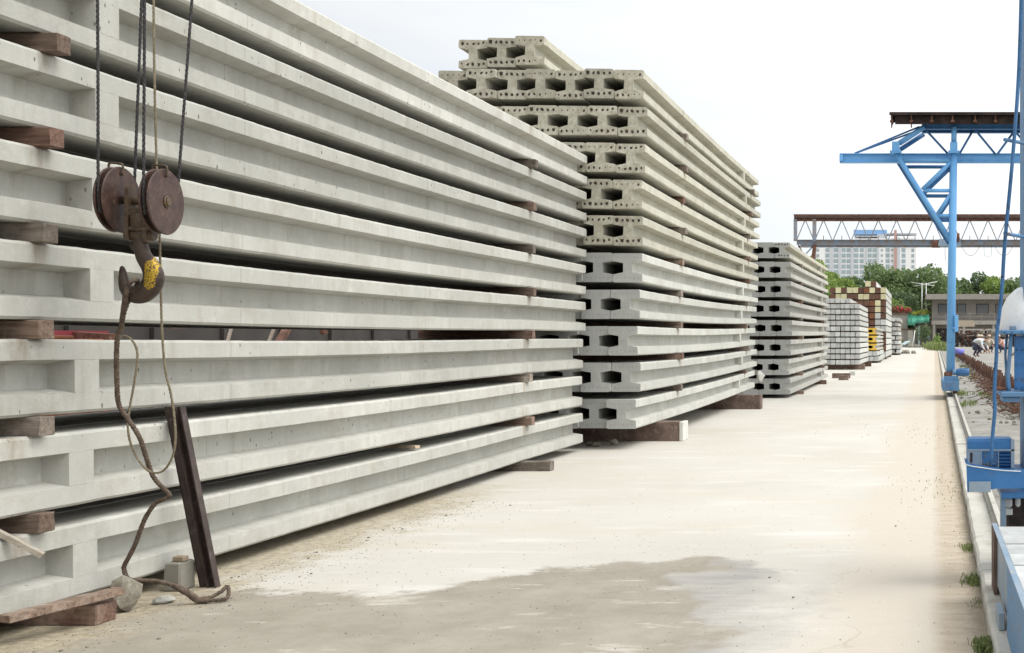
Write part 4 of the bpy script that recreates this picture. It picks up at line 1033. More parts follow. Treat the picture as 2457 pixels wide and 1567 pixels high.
gpart('dark_void_box', lambda b: (box(b, r1(600, 0).x, .8, ZD+.05, ZD+.2, .14, r1(0, 1070).z-.002, 0, .01)), 'hook_dark', gc)  # plain dark box, its colour stands for shade in the void beside the post
gpart('gear_bracket', lambda b: (box(b, r1(575, 0).x, r1(665, 0).x, ZD+.0, ZD+.04, r1(0, 1310).z, r1(0, 1235).z, 0, .002), box(b, r1(580, 0).x, r1(660, 0).x, ZD-.01, ZD+.03, r1(0, 1215).z, r1(0, 1100).z, 0, .008), box(b, r1(700, 0).x, r1(760, 0).x, ZD-.01, ZD+.03, r1(0, 1210).z, r1(0, 1090).z, 0, .008)), 'white_paint', gc)
# box girder base along the rail, nearer the camera
def f(b):
    y0, y1 = 2.3, 4.68; box(b, .30, .306, y0, y1, .10, .315); box(b, .3065, .62, y0, y1, .290, .300); box(b, .306, .62, y0, y1, .105, .112); box(b, .289, .309, y0, y1, .3155, .321)
    box(b, .30, .62, y1-.006, y1, .112, .29)
bg_ = gpart('base_girder', f, 'steel_grey', gc)
gpart('side_panel', lambda b: box(b, .292, .2995, 2.3, 3.88, .035, .3149, 0, .001), 'blue_worn', gc)
gpart('side_rib', lambda b: box(b, .286, .2995, 4.50, 4.66, .06, .3145), 'block_brown', gc)
for k in range(8):
    gpart('step_plate', lambda b: box(b, .311, .70, 3.05+k*.2, 3.235+k*.2, .3055, .3155-.002*(k%2), 0, .002), 'carriage_top', gc)
gpart('foot_plate', lambda b: box(b, .268, .29, 3.95, 4.12, .058, .12, 0, .002), 'steel_grey', gc)
for yy in (3.2, 4.35):
    gpart('wheel', lambda b: disc(b, .375, .42, .075, .135, yy, 0, 28), 'rusty', gc)
gpart('axle_beam', lambda b: box(b, .31, .62, 4.3, 4.4, .113, .16), 'steel_grey', gc)
# white cloth cover
def f(b):
    seg, rg = 28, 14; c_ = Vector((.5, ZD+.12, r3(0, 648).z)); rr = []
    for i in range(rg+1):
        t = i/rg; a = t*math.pi/2; rad = .150*math.cos(a)**.75 if i < rg else .002; z = .205*math.sin(a)
        rr.append([b.verts.new(c_+Vector((math.cos(2*math.pi*k/seg)*rad*(1+.05*math.sin(5*2*math.pi*k/seg)*(1-t)), math.sin(2*math.pi*k/seg)*rad, z+.006*mnoise.noise(Vector((k, i, 0))*.5)))) for k in range(seg)])
    for p, q_ in zip(rr, rr[1:]):
        for k in range(seg): b.faces.new((p[k], p[(k+1) % seg], q_[(k+1) % seg], q_[k])).smooth = True
    b.faces.new(rr[-1])
bm = BM(); f(bm); tag(obj('cloth_cover', bm, 'tarp_white'), 'stained white cloth cover bulging over the drum on the blue crane plate', 'cover')

# ------------------------------------------------------------------ casting bed with rusty bars
BX = lambda y: 1.45+.0088*y
cbed = thing('casting_bed', 'long grey casting bed edged with a row of rusty upright bars', 'casting bed', (BX(30), 30, 0))
def f(b):
    ys = [13+i*.8 for i in range(112)]; rr = []
    for y in ys:
        e = .03*mnoise.noise(Vector((y*2, 0, 0))); rr.append([b.verts.new(p) for p in ((BX(y)-.25+e*4, y, -.01), (BX(y)-.02+e, y, .10), (BX(y)+e, y, .34+e*.5), (BX(y)+.5, y, .35+.03*mnoise.noise(Vector((y, 7, 0)))), (BX(y)+3, y, .34+.05*mnoise.noise(Vector((y*.6, 9, 0)))), (BX(y)+9, y, .35), (BX(y)+9, y, -.01))])
    for p, q_ in zip(rr, rr[1:]):
        for k in range(6): b.faces.new((p[k], p[k+1], q_[k+1], q_[k]))
    b.faces.new(rr[0]); b.faces.new(rr[-1])
gpart('bed_slab', f, 'side', cbed)
rn = random.Random(4)
def barbm(b, y, sc_=1.0):
    x = BX(y)-.05+rn.uniform(-.02, .02); t = rn.uniform(.36, .46); l = rn.uniform(-.04, .04)
    bar(b, (x-.05+l, y-.02, .02+rn.uniform(0, .08)), (x+l*.3, y, t), .03*sc_, .06*sc_)
yb = 16.5
for k in range(96):
    gpart('upright_bar', lambda b: barbm(b, yb), 'rusty', cbed); yb += .17+.0035*(k)
def f(b):
    y = yb
    while y < 90: barbm(b, y, 1.6); y += .5
o = gpart('bar_row', f, 'rusty', cbed); o['kind'] = 'stuff'
# tangle of bent rebar and scrap on the verge before the bed
bm = BM(); rn = random.Random(9)
for i in range(420):
    y = 15+abs(rn.gauss(0, 1))*9; x = BX(y)-.12-abs(rn.gauss(0, .16)); z = rn.uniform(.01, .16); a = rn.uniform(0, math.pi); l = rn.uniform(.08, .32)
    d_ = Vector((math.cos(a), math.sin(a), rn.uniform(-.35, .5)))*l; p = Vector((x, y, z)); q_ = p+d_; q_.z = max(.01, q_.z)
    tube(bm, [p, p.lerp(q_, .5)+Vector((0, 0, rn.uniform(-.02, .05))), q_], rn.uniform(.003, .009), 4)
o = struct('scrap_tangle', bm, 'rusty', 'stuff'); o['label'] = 'tangle of rusty rebar scraps beside the casting bed'
bm = BM()
for i in range(260):
    y = 14+abs(rn.gauss(0, 1))*12; x = BX(y)-.1-abs(rn.gauss(0, .35)); r = rn.uniform(.01, .045); rock(bm, (x, y, r*.4), r, i, 1)
o = struct('rubble', bm, 'stone', 'stuff'); o['label'] = 'small rubble between the crane rail and the casting bed'
bm = BM(); rn = random.Random(2)
for i in range(26):
    y = rn.uniform(13, 60); blades(bm, rn.uniform(RX(y)+.1, BX(y)-.1), y, 40, .09, .15, rn, .01)
for i in range(40): blades(bm, rn.uniform(.9, 2.2), rn.uniform(100, 140), 50, .8, .8, rn)
o = struct('grass', bm, 'weed', 'stuff'); o['label'] = 'sparse weeds on the ground beside the crane rail'
# bundle of bars and bits on the bed
for i, (xa, ya, xb, yb_, z, lab) in enumerate([(5.2, 62, 3.5, 45, .40, 'long dark steel bar lying on the casting bed, nearer of two'), (5.9, 64, 4.4, 44, .40, 'long dark steel bar lying on the casting bed, farther of two')]):
    bm = BM(); bar(bm, (xa, ya, z), (xb, yb_, z), .08, .08); tag(obj('steel_bar', bm, 'steel_dark'), lab, 'steel bar')
# ------------------------------------------------------------------ people
def figure(joints, links, parts, name='person'):
    """continuous skinned body; parts: (mat index test)"""
    me = bpy.data.meshes.new('body'); names = list(joints)
    me.from_pydata([joints[n_][0] for n_ in names], [(names.index(a), names.index(b)) for a, b in links], [])
    o = bpy.data.objects.new('tmp_body', me); C.objects.link(o)
    o.modifiers.new('skin', 'SKIN'); sv = me.skin_vertices[0].data
    for i, n_ in enumerate(names):
        r = joints[n_][1]; sv[i].radius = (r, r) if not isinstance(r, tuple) else r; sv[i].use_root = (n_ == 'pelvis')
    s = o.modifiers.new('sub', 'SUBSURF'); s.levels = 1; s.render_levels = 1
    dg = bpy.context.evaluated_depsgraph_get(); m2 = bpy.data.meshes.new_from_object(o.evaluated_get(dg))
    bpy.data.objects.remove(o); m2.name = name
    for p in m2.polygons: p.use_smooth = True
    return m2
SK = dict(standing=dict(pelvis=((0, 0, .92), .13), waist=((0, 0, 1.08), .115), chest=((0, 0, 1.30), (.15, .11)), neck=((0, 0, 1.46), .05), head=((0, -.01, 1.56), .085), crown=((0, 0, 1.66), .075),
                        shl=((-.17, 0, 1.38), .06), ell=((-.24, .02, 1.12), .04), hal=((-.22, -.12, .9), .032), fil=((-.22, -.16, .83), .02), shr=((.17, 0, 1.38), .06), elr=((.24, .02, 1.12), .04), har=((.22, -.12, .9), .032), fir=((.22, -.16, .83), .02),
                        hil=((-.09, 0, .86), .09), knl=((-.10, -.10, .48), .055), anl=((-.10, .04, .08), .035), tol=((-.10, -.12, .035), .035), hir=((.09, 0, .86), .09), knr=((.10, -.04, .48), .055), anr=((.10, .0, .08), .035), tor=((.10, -.15, .035), .035)),
          squat=dict(pelvis=((0, .12, .28), .15), waist=((0, .08, .42), .13), chest=((0, -.04, .62), (.16, .12)), neck=((0, -.12, .76), .05), head=((0, -.16, .84), .085), crown=((0, -.16, .94), .075),
                     shl=((-.17, -.06, .70), .06), ell=((-.24, -.22, .52), .04), hal=((-.12, -.42, .36), .032), fil=((-.10, -.48, .32), .02), shr=((.17, -.06, .70), .06), elr=((.24, -.22, .52), .04), har=((.12, -.42, .36), .032), fir=((.10, -.48, .32), .02),
                     hil=((-.11, .06, .26), .10), knl=((-.20, -.26, .42), .065), anl=((-.14, -.10, .08), .04), tol=((-.15, -.26, .035), .035), hir=((.11, .06, .26), .10), knr=((.20, -.26, .42), .065), anr=((.14, -.10, .08), .04), tor=((.15, -.26, .035), .035)),
          bend=dict(pelvis=((0, .2, .62), .14), waist=((0, .05, .70), .13), chest=((0, -.18, .72), (.16, .12)), neck=((0, -.34, .70), .05), head=((0, -.42, .66), .085), crown=((0, -.5, .62), .075),
                     shl=((-.17, -.22, .70), .06), ell=((-.22, -.3, .45), .04), hal=((-.14, -.45, .22), .032), fil=((-.12, -.5, .16), .02), shr=((.17, -.22, .70), .06), elr=((.22, -.3, .45), .04), har=((.14, -.45, .22), .032), fir=((.12, -.5, .16), .02),
                     hil=((-.10, .18, .58), .10), knl=((-.15, -.02, .36), .065), anl=((-.14, .14, .08), .04), tol=((-.15, 0, .035), .035), hir=((.10, .18, .58), .10), knr=((.15, -.02, .36), .065), anr=((.14, .14, .08), .04), tor=((.15, 0, .035), .035)))
LK = [('pelvis', 'waist'), ('waist', 'chest'), ('chest', 'neck'), ('neck', 'head'), ('head', 'crown'), ('chest', 'shl'), ('shl', 'ell'), ('ell', 'hal'), ('hal', 'fil'), ('chest', 'shr'), ('shr', 'elr'), ('elr', 'har'), ('har', 'fir'),
      ('pelvis', 'hil'), ('hil', 'knl'), ('knl', 'anl'), ('anl', 'tol'), ('pelvis', 'hir'), ('hir', 'knr'), ('knr', 'anr'), ('anr', 'tor')]
def person(pose, loc, rz, shirt, label, hat=True, trousers='trousers'):
    J = SK[pose]; me = figure(J, LK, None)
    for m_ in (shirt, trousers, 'skin'): me.materials.append(M[m_])
    seg = {'pelvis': 1, 'hil': 1, 'hir': 1, 'knl': 1, 'knr': 1, 'anl': 1, 'anr': 1, 'tol': 2, 'tor': 2, 'waist': 0, 'chest': 0, 'shl': 0, 'shr': 0, 'ell': 0, 'elr': 0, 'hal': 2, 'har': 2, 'fil': 2, 'fir': 2, 'neck': 2, 'head': 2, 'crown': 2}
    for p in me.polygons:
        c_ = p.center; best = min(J, key=lambda k_: (Vector(J[k_][0])-c_).length-(.06 if k_ in ('waist', 'chest') else 0)); p.material_index = seg[best]
    o = bpy.data.objects.new('person', me); C.objects.link(o); o.location = loc; o.rotation_euler = (0, 0, rz); tag(o, label, 'person')
    h = Vector(J['head'][0]); cr_ = Vector(J['crown'][0]); d_ = (cr_-h).normalized()
    bm = BM(); tube(bm, [h+d_*.03, h+d_*.09, cr_+d_*.045], [.098, .096, .04], 14)
    if hat:
        obj('hat', bm, 'hat', o, True); bm = BM(); tube(bm, [h+d_*.055, h+d_*.065], .17, 18); obj('hat_brim', bm, 'hat', o)
    else: obj('hair', bm, 'hair', o, True)
    return o
def wpos(px, Z, z): p = W(px, 800, Z); return (p.x, Z, z)
zb_ = .345
person('squat', wpos(2343, 56, zb_), R(40), 'shirt_blue', 'squatting worker in a pale blue shirt and straw hat on the casting bed')
person('squat', wpos(2357, 57, zb_), R(-20), 'shirt_green', 'squatting worker in a greenish shirt beside the pale blue shirt')
person('bend', wpos(2347, 46, zb_), R(60), 'shirt_white', 'worker in white bending low in front of the other workers')
person('squat', wpos(2372, 60, zb_), R(10), 'hat', 'squatting worker in a beige shirt right of the greenish shirt')
person('squat', wpos(2402, 58, zb_), R(-60), 'shirt_pink', 'squatting worker in a pinkish shirt seen just right of the dark pole')
person('squat', wpos(2413, 59, zb_), R(30), 'shirt_white', 'squatting worker in white and a hat, rightmost of the workers')
person('standing', wpos(2227, 146, 0), R(10), 'shirt_navy', 'person in a blue top standing at the far end of the road', False)
person('standing', wpos(2219, 148.2, 0), R(200), 'trousers', 'person in dark clothes just left of the blue top at the road end', False)
bk = thing('bicycle', 'dark bicycle standing beside the person in a blue top at the road end', 'bicycle', (wpos(2233, 145, 0)))
for yy in (-.5, .5):
    bm = BM()
    for k in range(24):
        a, b_ = 2*math.pi*k/24, 2*math.pi*(k+1)/24; tube(bm, [(0, yy+.31*math.cos(a), .33+.31*math.sin(a)), (0, yy+.31*math.cos(b_), .33+.31*math.sin(b_))], .022, 5, 0, False)
    for k in range(6):
        a = math.pi*k/6; tube(bm, [(0, yy+.3*math.cos(a), .33+.3*math.sin(a)), (0, yy-.3*math.cos(a), .33-.3*math.sin(a))], .003, 4)
    obj('wheel', bm, 'tyre', bk)
bm = BM()
for p, q_ in (((0, .5, .33), (0, .15, .8)), ((0, .15, .8), (0, -.4, .8)), ((0, .15, .9), (0, .05, .3)), ((0, .05, .3), (0, -.4, .8)), ((0, .05, .3), (0, .5, .33)), ((0, -.36, .95), (0, -.5, .33))): tube(bm, [p, q_], .018, 6)
obj('frame', bm, 'pinkish', bk); bm = BM(); tube(bm, [(-.28, -.34, 1.0), (.28, -.34, 1.0)], .015, 6); obj('handlebar', bm, 'tyre', bk)
bm = BM(); box(bm, -.07, .07, .05, .28, .9, .96, 0, .02); obj('saddle', bm, 'tyre', bk)

# ------------------------------------------------------------------ far yard: old two storey building, walls, awnings
ZE = 150.0
ob = thing('old_building', 'weathered two-storey concrete building with flat roof slab and balcony behind the workers', 'building', (10, ZE, 0))
e8 = lambda x, y, Z=ZE: W(2200+x/4.8, 640+y/4.8, Z)
bx0 = e8(175, 0).x; bx1 = 26.0
zr1, zr0 = e8(0, 322).z, e8(0, 382).z; zf1, zf0 = e8(0, 622).z, e8(0, 668).z
gpart('roof_slab', lambda b: box(b, e8(100, 0).x, bx1+1, ZE-2.2, ZE+9, zr0, zr1), 'old_slab', ob)
gpart('wall', lambda b: (box(b, bx0, bx1, ZE, ZE+8, 0, zr0-.001),), 'old_wall', ob)
gpart('balcony_slab', lambda b: box(b, bx0-.1, bx1, ZE-1.6, ZE-.001, zf0, zf1), 'old_slab', ob)
for k in range(7):
    xx = bx0+.1+k*4.0
    gpart('pillar', lambda b: box(b, xx, xx+.3, ZE-1.55, ZE-1.25, 0, zf0-.002), 'old_slab', ob)
rn = random.Random(6)
for k in range(9):
    xx = bx0+.8+k*2.6; ww = rn.choice((1.2, 1.7, 1.4))
    def f(b): box(b, xx, xx+ww, ZE-.06, ZE-.002, zf1+.9, zf1+2.3)
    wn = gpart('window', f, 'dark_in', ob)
    gpart('pane', lambda b: box(b, xx+.08, xx+ww-.08, ZE-.085, ZE-.062, zf1+1.0, zf1+2.2), 'glass', wn)
for k in range(6):
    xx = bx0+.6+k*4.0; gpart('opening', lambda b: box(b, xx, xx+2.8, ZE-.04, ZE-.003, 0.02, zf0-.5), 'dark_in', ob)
def f(b):
    for z in (zf1+.5, zf1+.95): bar(b, (bx0, ZE-1.5, z), (bx1, ZE-1.5, z), .045, .045)
    for k in range(16): xx = bx0+.1+k*1.65; bar(b, (xx, ZE-1.5, zf1), (xx, ZE-1.5, zf1+.95), .05, .05)
gpart('railing', f, 'old_slab', ob)
def corr(b, x0, x1, y0, y1, z0, z1, n=40, a=.05, drop=0):
    rr = []
    for i in range(n+1):
        t = i/n; x = x0+(x1-x0)*t; o_ = a*math.sin(i*math.pi/1.5); rr.append([b.verts.new((x, y0, z0+o_+.12*mnoise.noise(Vector((x*1.5, 0, 0))))), b.verts.new((x, y1, z1+o_))])
    fs = [b.faces.new((p[0], p[1], q_[1], q_[0])) for p, q_ in zip(rr, rr[1:])]
    bmesh.ops.solidify(b, geom=fs, thickness=.03)
aw = thing('awning', 'sagging beige canvas awning under the balcony of the old building', 'awning', (e8(570, 700, 140).x, 140, 0))
gpart('canvas', lambda b: corr(b, e8(470, 0, 140).x, e8(665, 0, 140).x, 139, 143, e8(0, 692, 140).z, e8(0, 612, 140).z, 36, .06), 'hat', aw)
gpart('front_beam', lambda b: box(b, e8(470, 0, 140).x, e8(960, 0, 140).x, 138.9, 139.1, e8(0, 735, 140).z, e8(0, 715, 140).z), 'old_slab', aw)
for xx in (480, 640, 800, 940): gpart('support_post', lambda b: box(b, e8(xx, 0, 140).x, e8(xx, 0, 140).x+.12, 138.9, 139.05, 0, e8(0, 736, 140).z), 'old_slab', aw)
# clutter heap below the awning
cl = [('bent_sheet', 'crumpled rusty metal sheet heaped in the open bay below the awning', 650, 'rusty'), ('scrap_heap', 'dark heap of scrap below the old building, left of the awning', 480, 'dark_in'), ('scrap_heap', 'dark heap of scrap and timber right of the awning', 860, 'stone')]
for i, (nm_, lab, px_, mt) in enumerate(cl):
    bm = BM(); p = e8(px_, 0, 130)
    for k in range(26):
        rn = random.Random(k+i*50); rock(bm, (p.x+rn.uniform(-2.2, 2.2), 130+rn.uniform(-1, 1), rn.uniform(.3, 1.9)), rn.uniform(.2, .5), k, 1)
    for k in range(16):
        rn = random.Random(k+i*90); a = Vector((p.x+rn.uniform(-2.2, 2.2), 129, rn.uniform(.3, 2))); bar(bm, a, a+Vector((rn.uniform(-1.5, 1.5), 0, rn.uniform(-.6, .9))), .08, .08)
    tag(obj(nm_, bm, mt), lab, 'scrap', kind='stuff')
p = W(2290, 835, 52)
bm = BM(); tube(bm, [(p.x-.3, 52, .54), (p.x+.1, 52, .46)], [.11, .15], 16); tag(obj('plastic_bucket', bm, 'purple', loc=(.35, 0, 0)), 'tipped purple-blue plastic bucket on the casting bed', 'bucket')
# yard walls and green tarp
w8 = lambda x, y, Z=148.: W(1930+x/5.907, 620+y/5.907, Z)
zw = w8(0, 800).z; zw2 = w8(0, 1000).z
yw = thing('yard_wall', 'plastered grey yard wall left of the green tarp', 'wall', (-5, 148, 0))
gpart('upper_wall', lambda b: box(b, -34, w8(1462, 0).x, 148, 148.4, zw2, zw), 'plaster', yw)
gpart('coping', lambda b: box(b, -34, w8(1470, 0).x, 147.8, 148.5, zw, zw+.3), 'bark', yw)
gpart('lower_wall', lambda b: box(b, -34, w8(1560, 0).x, 146.8, 147.99, 0, zw2-.12), 'old_wall', yw)
gpart('ledge', lambda b: box(b, -34, w8(1560, 0).x, 146.6, 148, zw2-.119, zw2-.001), 'end_brown', yw)
for k in range(6): gpart('buttress', lambda b: box(b, w8(1470-k*420, 0).x, w8(1540-k*420, 0).x, 146.5, 146.79, 0, zw2-.2), 'plaster', yw)
t8 = lambda x, y, Z=146.: W(2130+x/10.97, 740+y/10.97, Z)
bm = BM(); n = 24; rr = []
for i in range(n+1):
    t = i/n; x = t8(525+(1100-525)*t, 0).x; sag_ = .12*math.sin(t*9)+.1*mnoise.noise(Vector((t*6, 0, 0)))
    zt_ = t8(0, 150+35*math.sin(math.pi*t)).z; zb2 = t8(0, 455 if t < .36 else 378).z
    rr.append([bm.verts.new((x, 146+.25*math.sin(t*20), zt_)), bm.verts.new((x, 145.6+.3*math.sin(t*17+1), (zt_+zb2)/2)), bm.verts.new((x, 145.3+.2*math.sin(t*23), zb2+sag_*.5))])
fs = [bm.faces.new((p[j], p[j+1], q_[j+1], q_[j])) for p, q_ in zip(rr, rr[1:]) for j in (0, 1)]
bmesh.ops.solidify(bm, geom=fs, thickness=.02)
tag(obj('tarpaulin', bm, 'green_tarp', smooth=True), 'bright green tarpaulin strung up at the far end of the road', 'tarpaulin')
sh = thing('lean_to_shed', 'dark open shed beneath and behind the green tarpaulin', 'shed', (0, 150, 0))
gpart('back_wall', lambda b: box(b, w8(1560, 0).x, bx0-.15, 151, 151.3, 0, 3.9), 'old_wall', sh)
gpart('roof', lambda b: box(b, w8(1462, 0).x, bx0-.12, 146.6, 151.4, 3.901, 4.05), 'bark', sh)
gpart('dark_curtain', lambda b: box(b, t8(730, 0).x, t8(1150, 0).x, 146.2, 146.4, t8(0, 470).z, t8(0, 400).z), 'dark_in', sh)
gpart('post', lambda b: box(b, t8(800, 0).x, t8(850, 0).x, 146.3, 146.6, 0, 3.9), 'glass_pale', sh)
bm = BM(); tube(bm, [t8(715, 585, 143), t8(690, 760, 142.6), (t8(645, 0, 142).x, 142, 0)], .05, 8); tag(obj('leaning_pole', bm, 'white_paint'), 'thin white pole leaning against the yard wall near the green tarp', 'pole')
bm = BM(); p = t8(900, 0, 152)
for dx in (0, .6): tube(bm, [(p.x+dx, 158, 0), (p.x+dx, 158, 9.1)], .06, 8)
tube(bm, [(p.x-1.2, 158, 8.6), (p.x+2.2, 158, 9.3)], .05, 6); tube(bm, [(p.x-1.6, 158, 9.2), (p.x+1.8, 158, 8.7)], .05, 6)
tag(obj('aerial_mast', bm, 'white_paint'), 'thin twin-pole aerial mast rising in front of the far trees', 'mast')
# heap and grass at the road end
bm = BM()
for k in range(12): rn = random.Random(k+5); rock(bm, (t8(560+k*25, 0, 140).x, 140+rn.uniform(-1, 1), .1), rn.uniform(.2, .45), k, 1)
tag(obj('rubble_heap', bm, 'stone'), 'low weedy rubble mound at the far end of the road', 'rubble', kind='stuff')
bm = BM(); p0 = t8(380, 960, 132); q0 = t8(540, 870, 134); bar(bm, p0, q0, .5, .12); tag(obj('steel_plate', bm, 'glass_pale'), 'grey sheet leaning low against the far yard wall', 'sheet')

# plants
def crown_mesh(bm, clumps, n, size, rn, flat=.7):
    for (cx_, cy_, cz_, rx_, ry_, rz_, wt) in clumps:
        for i in range(int(n*wt)):
            while True:
                d_ = Vector((rn.uniform(-1, 1), rn.uniform(-1, 1), rn.uniform(-1, 1)))
                if .05 < d_.length < 1: break
            d_ = d_.normalized()*(d_.length**.45)
            wob = 1+.35*mnoise.noise(Vector((d_.x*2+cx_, d_.y*2, d_.z*2+cz_)))
            c_ = Vector((cx_+d_.x*rx_*wob, cy_+d_.y*ry_*wob, cz_+d_.z*rz_*wob))
            s_ = size*rn.uniform(.5, 1.3); a = Vector((rn.gauss(0, 1), rn.gauss(0, 1), rn.gauss(0, flat))).normalized(); b_ = a.orthogonal().normalized(); b_.rotate(Matrix.Rotation(rn.uniform(0, 6.28), 3, a)); e_ = a.cross(b_)
            k = rn.uniform(.5, .9)
            q4 = [bm.verts.new(c_+b_*s_+e_*s_*.15), bm.verts.new(c_+e_*s_*k), bm.verts.new(c_-b_*s_*.8), bm.verts.new(c_-e_*s_*k*.8)]
            bm.faces.new(q4)
def tree(x, y, h, wd, kind, label, seed, n=4200, leaf=.27):
    rn = random.Random(seed); t = thing('tree', label, 'tree', (x, y, 0), 0, 'trees beyond the yard wall')
    bm = BM(); tube(bm, [(0, 0, 0), (.1, 0, h*.25), (rn.uniform(-.3, .3), 0, h*.5), (rn.uniform(-.4, .4), 0, h*.85)], [h*.028, h*.022, h*.016, h*.004], 8)
    cl = []
    for k in range(rn.randint(9, 12)):
        a = rn.uniform(0, 6.28); u = rn.random(); zz_ = h*(.30+.58*u); sp = wd*.5*(1-.55*abs(u-.35)/.65)*rn.uniform(.45, .85)
        px_, py_ = math.cos(a)*sp, math.sin(a)*sp*.8; r = wd*rn.uniform(.15, .25)
        cl.append((px_, py_, zz_, r, r, r*rn.uniform(.6, .9), rn.uniform(.06, .12)))
        tube(bm, [(0, 0, zz_*.55), (px_*.5, py_*.5, zz_*.8), (px_, py_, zz_)], [h*.009, h*.006, h*.002], 5)
    cl.append((0, 0, h*.85, wd*.20, wd*.2, h*.13, .11)); cl.append((0, 0, h*.55, wd*.33, wd*.3, h*.26, .2))
    obj('trunk', bm, 'bark', t); bm = BM(); crown_mesh(bm, cl, n, leaf, rn); obj('crown', bm, kind, t)
def xw(px, Z): return (px-VX)*Z/F
def hz(py, Z): return EYE-(py-VY)*Z/F
trees = [(1948, 608, 150, 9, 'leaf_light', 'light green spreading tree just beyond the third stack'), (1985, 642, 158, 9, 'leaf_light', 'pale green tree rising behind the first, left of the brown piles'),
         (2015, 660, 165, 8, 'leaf_light', 'lower light green tree behind the white square piles'), (2048, 655, 172, 9, 'leaf_mid', 'mid green tree above the white square piles, left of the tall one'),
         (2098, 622, 170, 9.5, 'leaf_mid', 'tall dense tree in front of the apartment block centre'), (2142, 636, 168, 9.5, 'leaf_mid', 'rounded mid green tree right of the tall dense one'),
         (2185, 655, 174, 8, 'leaf_dark', 'dark green tree behind the green tarpaulin'), (2232, 628, 168, 9.5, 'leaf_mid', 'broad dark tree just left of the blue crane column'),
         (2262, 650, 178, 7, 'leaf_dark', 'dark tree mostly behind the blue crane column'), (2312, 662, 175, 7, 'leaf_mid', 'low tree just right of the blue crane column'),
         (2348, 645, 176, 7, 'leaf_dark', 'pointed dark tree above the old building roof'), (2385, 655, 172, 8, 'leaf_light', 'yellowish green tree above the old building, by the dark pole'),
         (2432, 660, 176, 9, 'leaf_mid', 'mid green tree at the right edge, over the old building'), (2480, 655, 176, 9, 'leaf_dark', 'dark tree at the far right edge beside the near crane column'),
         (2160, 700, 156, 7, 'leaf_dark', 'dark bushy tree right behind the yard wall')]
for i, (px_, py_, Z, wd, kd, lab) in enumerate(trees):
    tree(xw(px_, Z), Z, hz(py_, Z)*.98, wd, kd, lab, 100+i)
def bush(px_, Z, z0, w_, h_, mt, label, n=260, leaf=.13, seed=0, extra=None):
    rn = random.Random(seed); t = thing('bush', label, 'bush', (xw(px_, Z), Z, z0)); bm = BM(); cl = []
    for k in range(6): cl.append((rn.uniform(-.35, .35)*w_, rn.uniform(-.3, .3), h_*rn.uniform(.3, .75), w_*.25, w_*.2, h_*.28, 1/6))
    crown_mesh(bm, cl, n, leaf, rn); obj('foliage', bm, mt, t)
    bm = BM(); 
    for k in range(5): tube(bm, [(0, 0, 0), (cl[k][0], cl[k][1], cl[k][2])], [.04, .015], 5)
    obj('stem', bm, 'bark', t)
    if extra:
        bm = BM(); crown_mesh(bm, [(c_[0], c_[1]-.25, c_[2]-.1, c_[3], c_[4], c_[5]*.8, c_[6]) for c_ in cl], n*.5, leaf, rn); obj('blossom', bm, extra, t)
bush(2150, 147.8, zw+.2, 2.4, 1.3, 'leaf_mid', 'bush with crimson blossom on the left part of the yard wall', 520, .12, 1, 'red_flower')
bush(2168, 147.9, zw+.2, 1.9, 1.1, 'leaf_light', 'bush with crimson blossom on the yard wall, nearer the green tarp', 420, .12, 2, 'red_flower')
bush(2148, 149.5, zw+.2, 2.6, 2.3, 'leaf_light', 'tall light green bush behind the crimson blossom', 520, .15, 3)
bush(2198, 151, 4.05, 1.3, 1.0, 'yellow_flower', 'left of two yellowish bushes above the green tarp', 240, .12, 4)
bush(2218, 151, 4.05, 1.2, 1.1, 'yellow_flower', 'right of two yellowish bushes above the green tarp', 240, .12, 5)
bush(2214, 144, 0, 2.4, 3.3, 'leaf_dark', 'dark creeper hanging at the shed by the road end', 700, .14, 6)
bush(2254, 118, 0, 1.5, 1.7, 'leaf_light', 'bright green shrub beside the blue crane column at the road end', 500, .10, 7)
bush(2246, 128, 0, 1.6, .9, 'weed', 'low green shrub at the road end left of the bright shrub', 300, .10, 8)
bush(2150, 145.5, 0, 1.8, 1.3, 'weed', 'low weeds at the foot of the yard wall', 300, .12, 9)

# ------------------------------------------------------------------ apartment block far behind
ZF = 580.0
ab = thing('apartment_block', 'tall white apartment block with grey bands and a blue rooftop beyond the trees', 'building', (-20, ZF, 0))
a8 = lambda x, y=0, Z=ZF: W(1900+x/8.027, 520+y/8.027, Z)
zr = a8(0, 470).z
gpart('wall', lambda b: (box(b, a8(440).x, a8(2090).x, ZF, ZF+16, 0, a8(0, 520).z), box(b, a8(1200).x, a8(2090).x, ZF+.6, ZF+15, a8(0, 519).z, a8(0, 415).z), box(b, a8(2090).x+.002, a8(2400).x, ZF+1.5, ZF+16, 0, a8(0, 410).z)), 'apt', ab)
for (a, b0) in ((745, 797), (912, 952), (1143, 1190), (1413, 1452), (1640, 1682)):
    gpart('grey_band', lambda b: box(b, a8(a).x, a8(b0).x, ZF-.5, ZF-.01, 0, a8(0, 535).z), 'apt_grey', ab)
gpart('pink_band', lambda b: box(b, a8(1970).x, a8(2020).x, ZF-1.2, ZF-.01, 0, a8(0, 260).z), 'apt_pink', ab)
gpart('grey_band', lambda b: box(b, a8(2022).x, a8(2082).x, ZF-.8, ZF-.01, 0, a8(0, 400).z), 'apt_grey', ab)
gpart('roof', lambda b: box(b, a8(1185).x, a8(1825).x, ZF+2, ZF+14, a8(0, 335).z, a8(0, 245).z), 'apt_blue', ab)
gpart('roof_room', lambda b: (box(b, a8(1640).x, a8(1822).x, ZF+1, ZF+12, a8(0, 414).z, a8(0, 336).z), box(b, a8(1200).x, a8(1640).x, ZF+4, ZF+12, a8(0, 414).z, a8(0, 337).z)), 'apt_grey', ab)
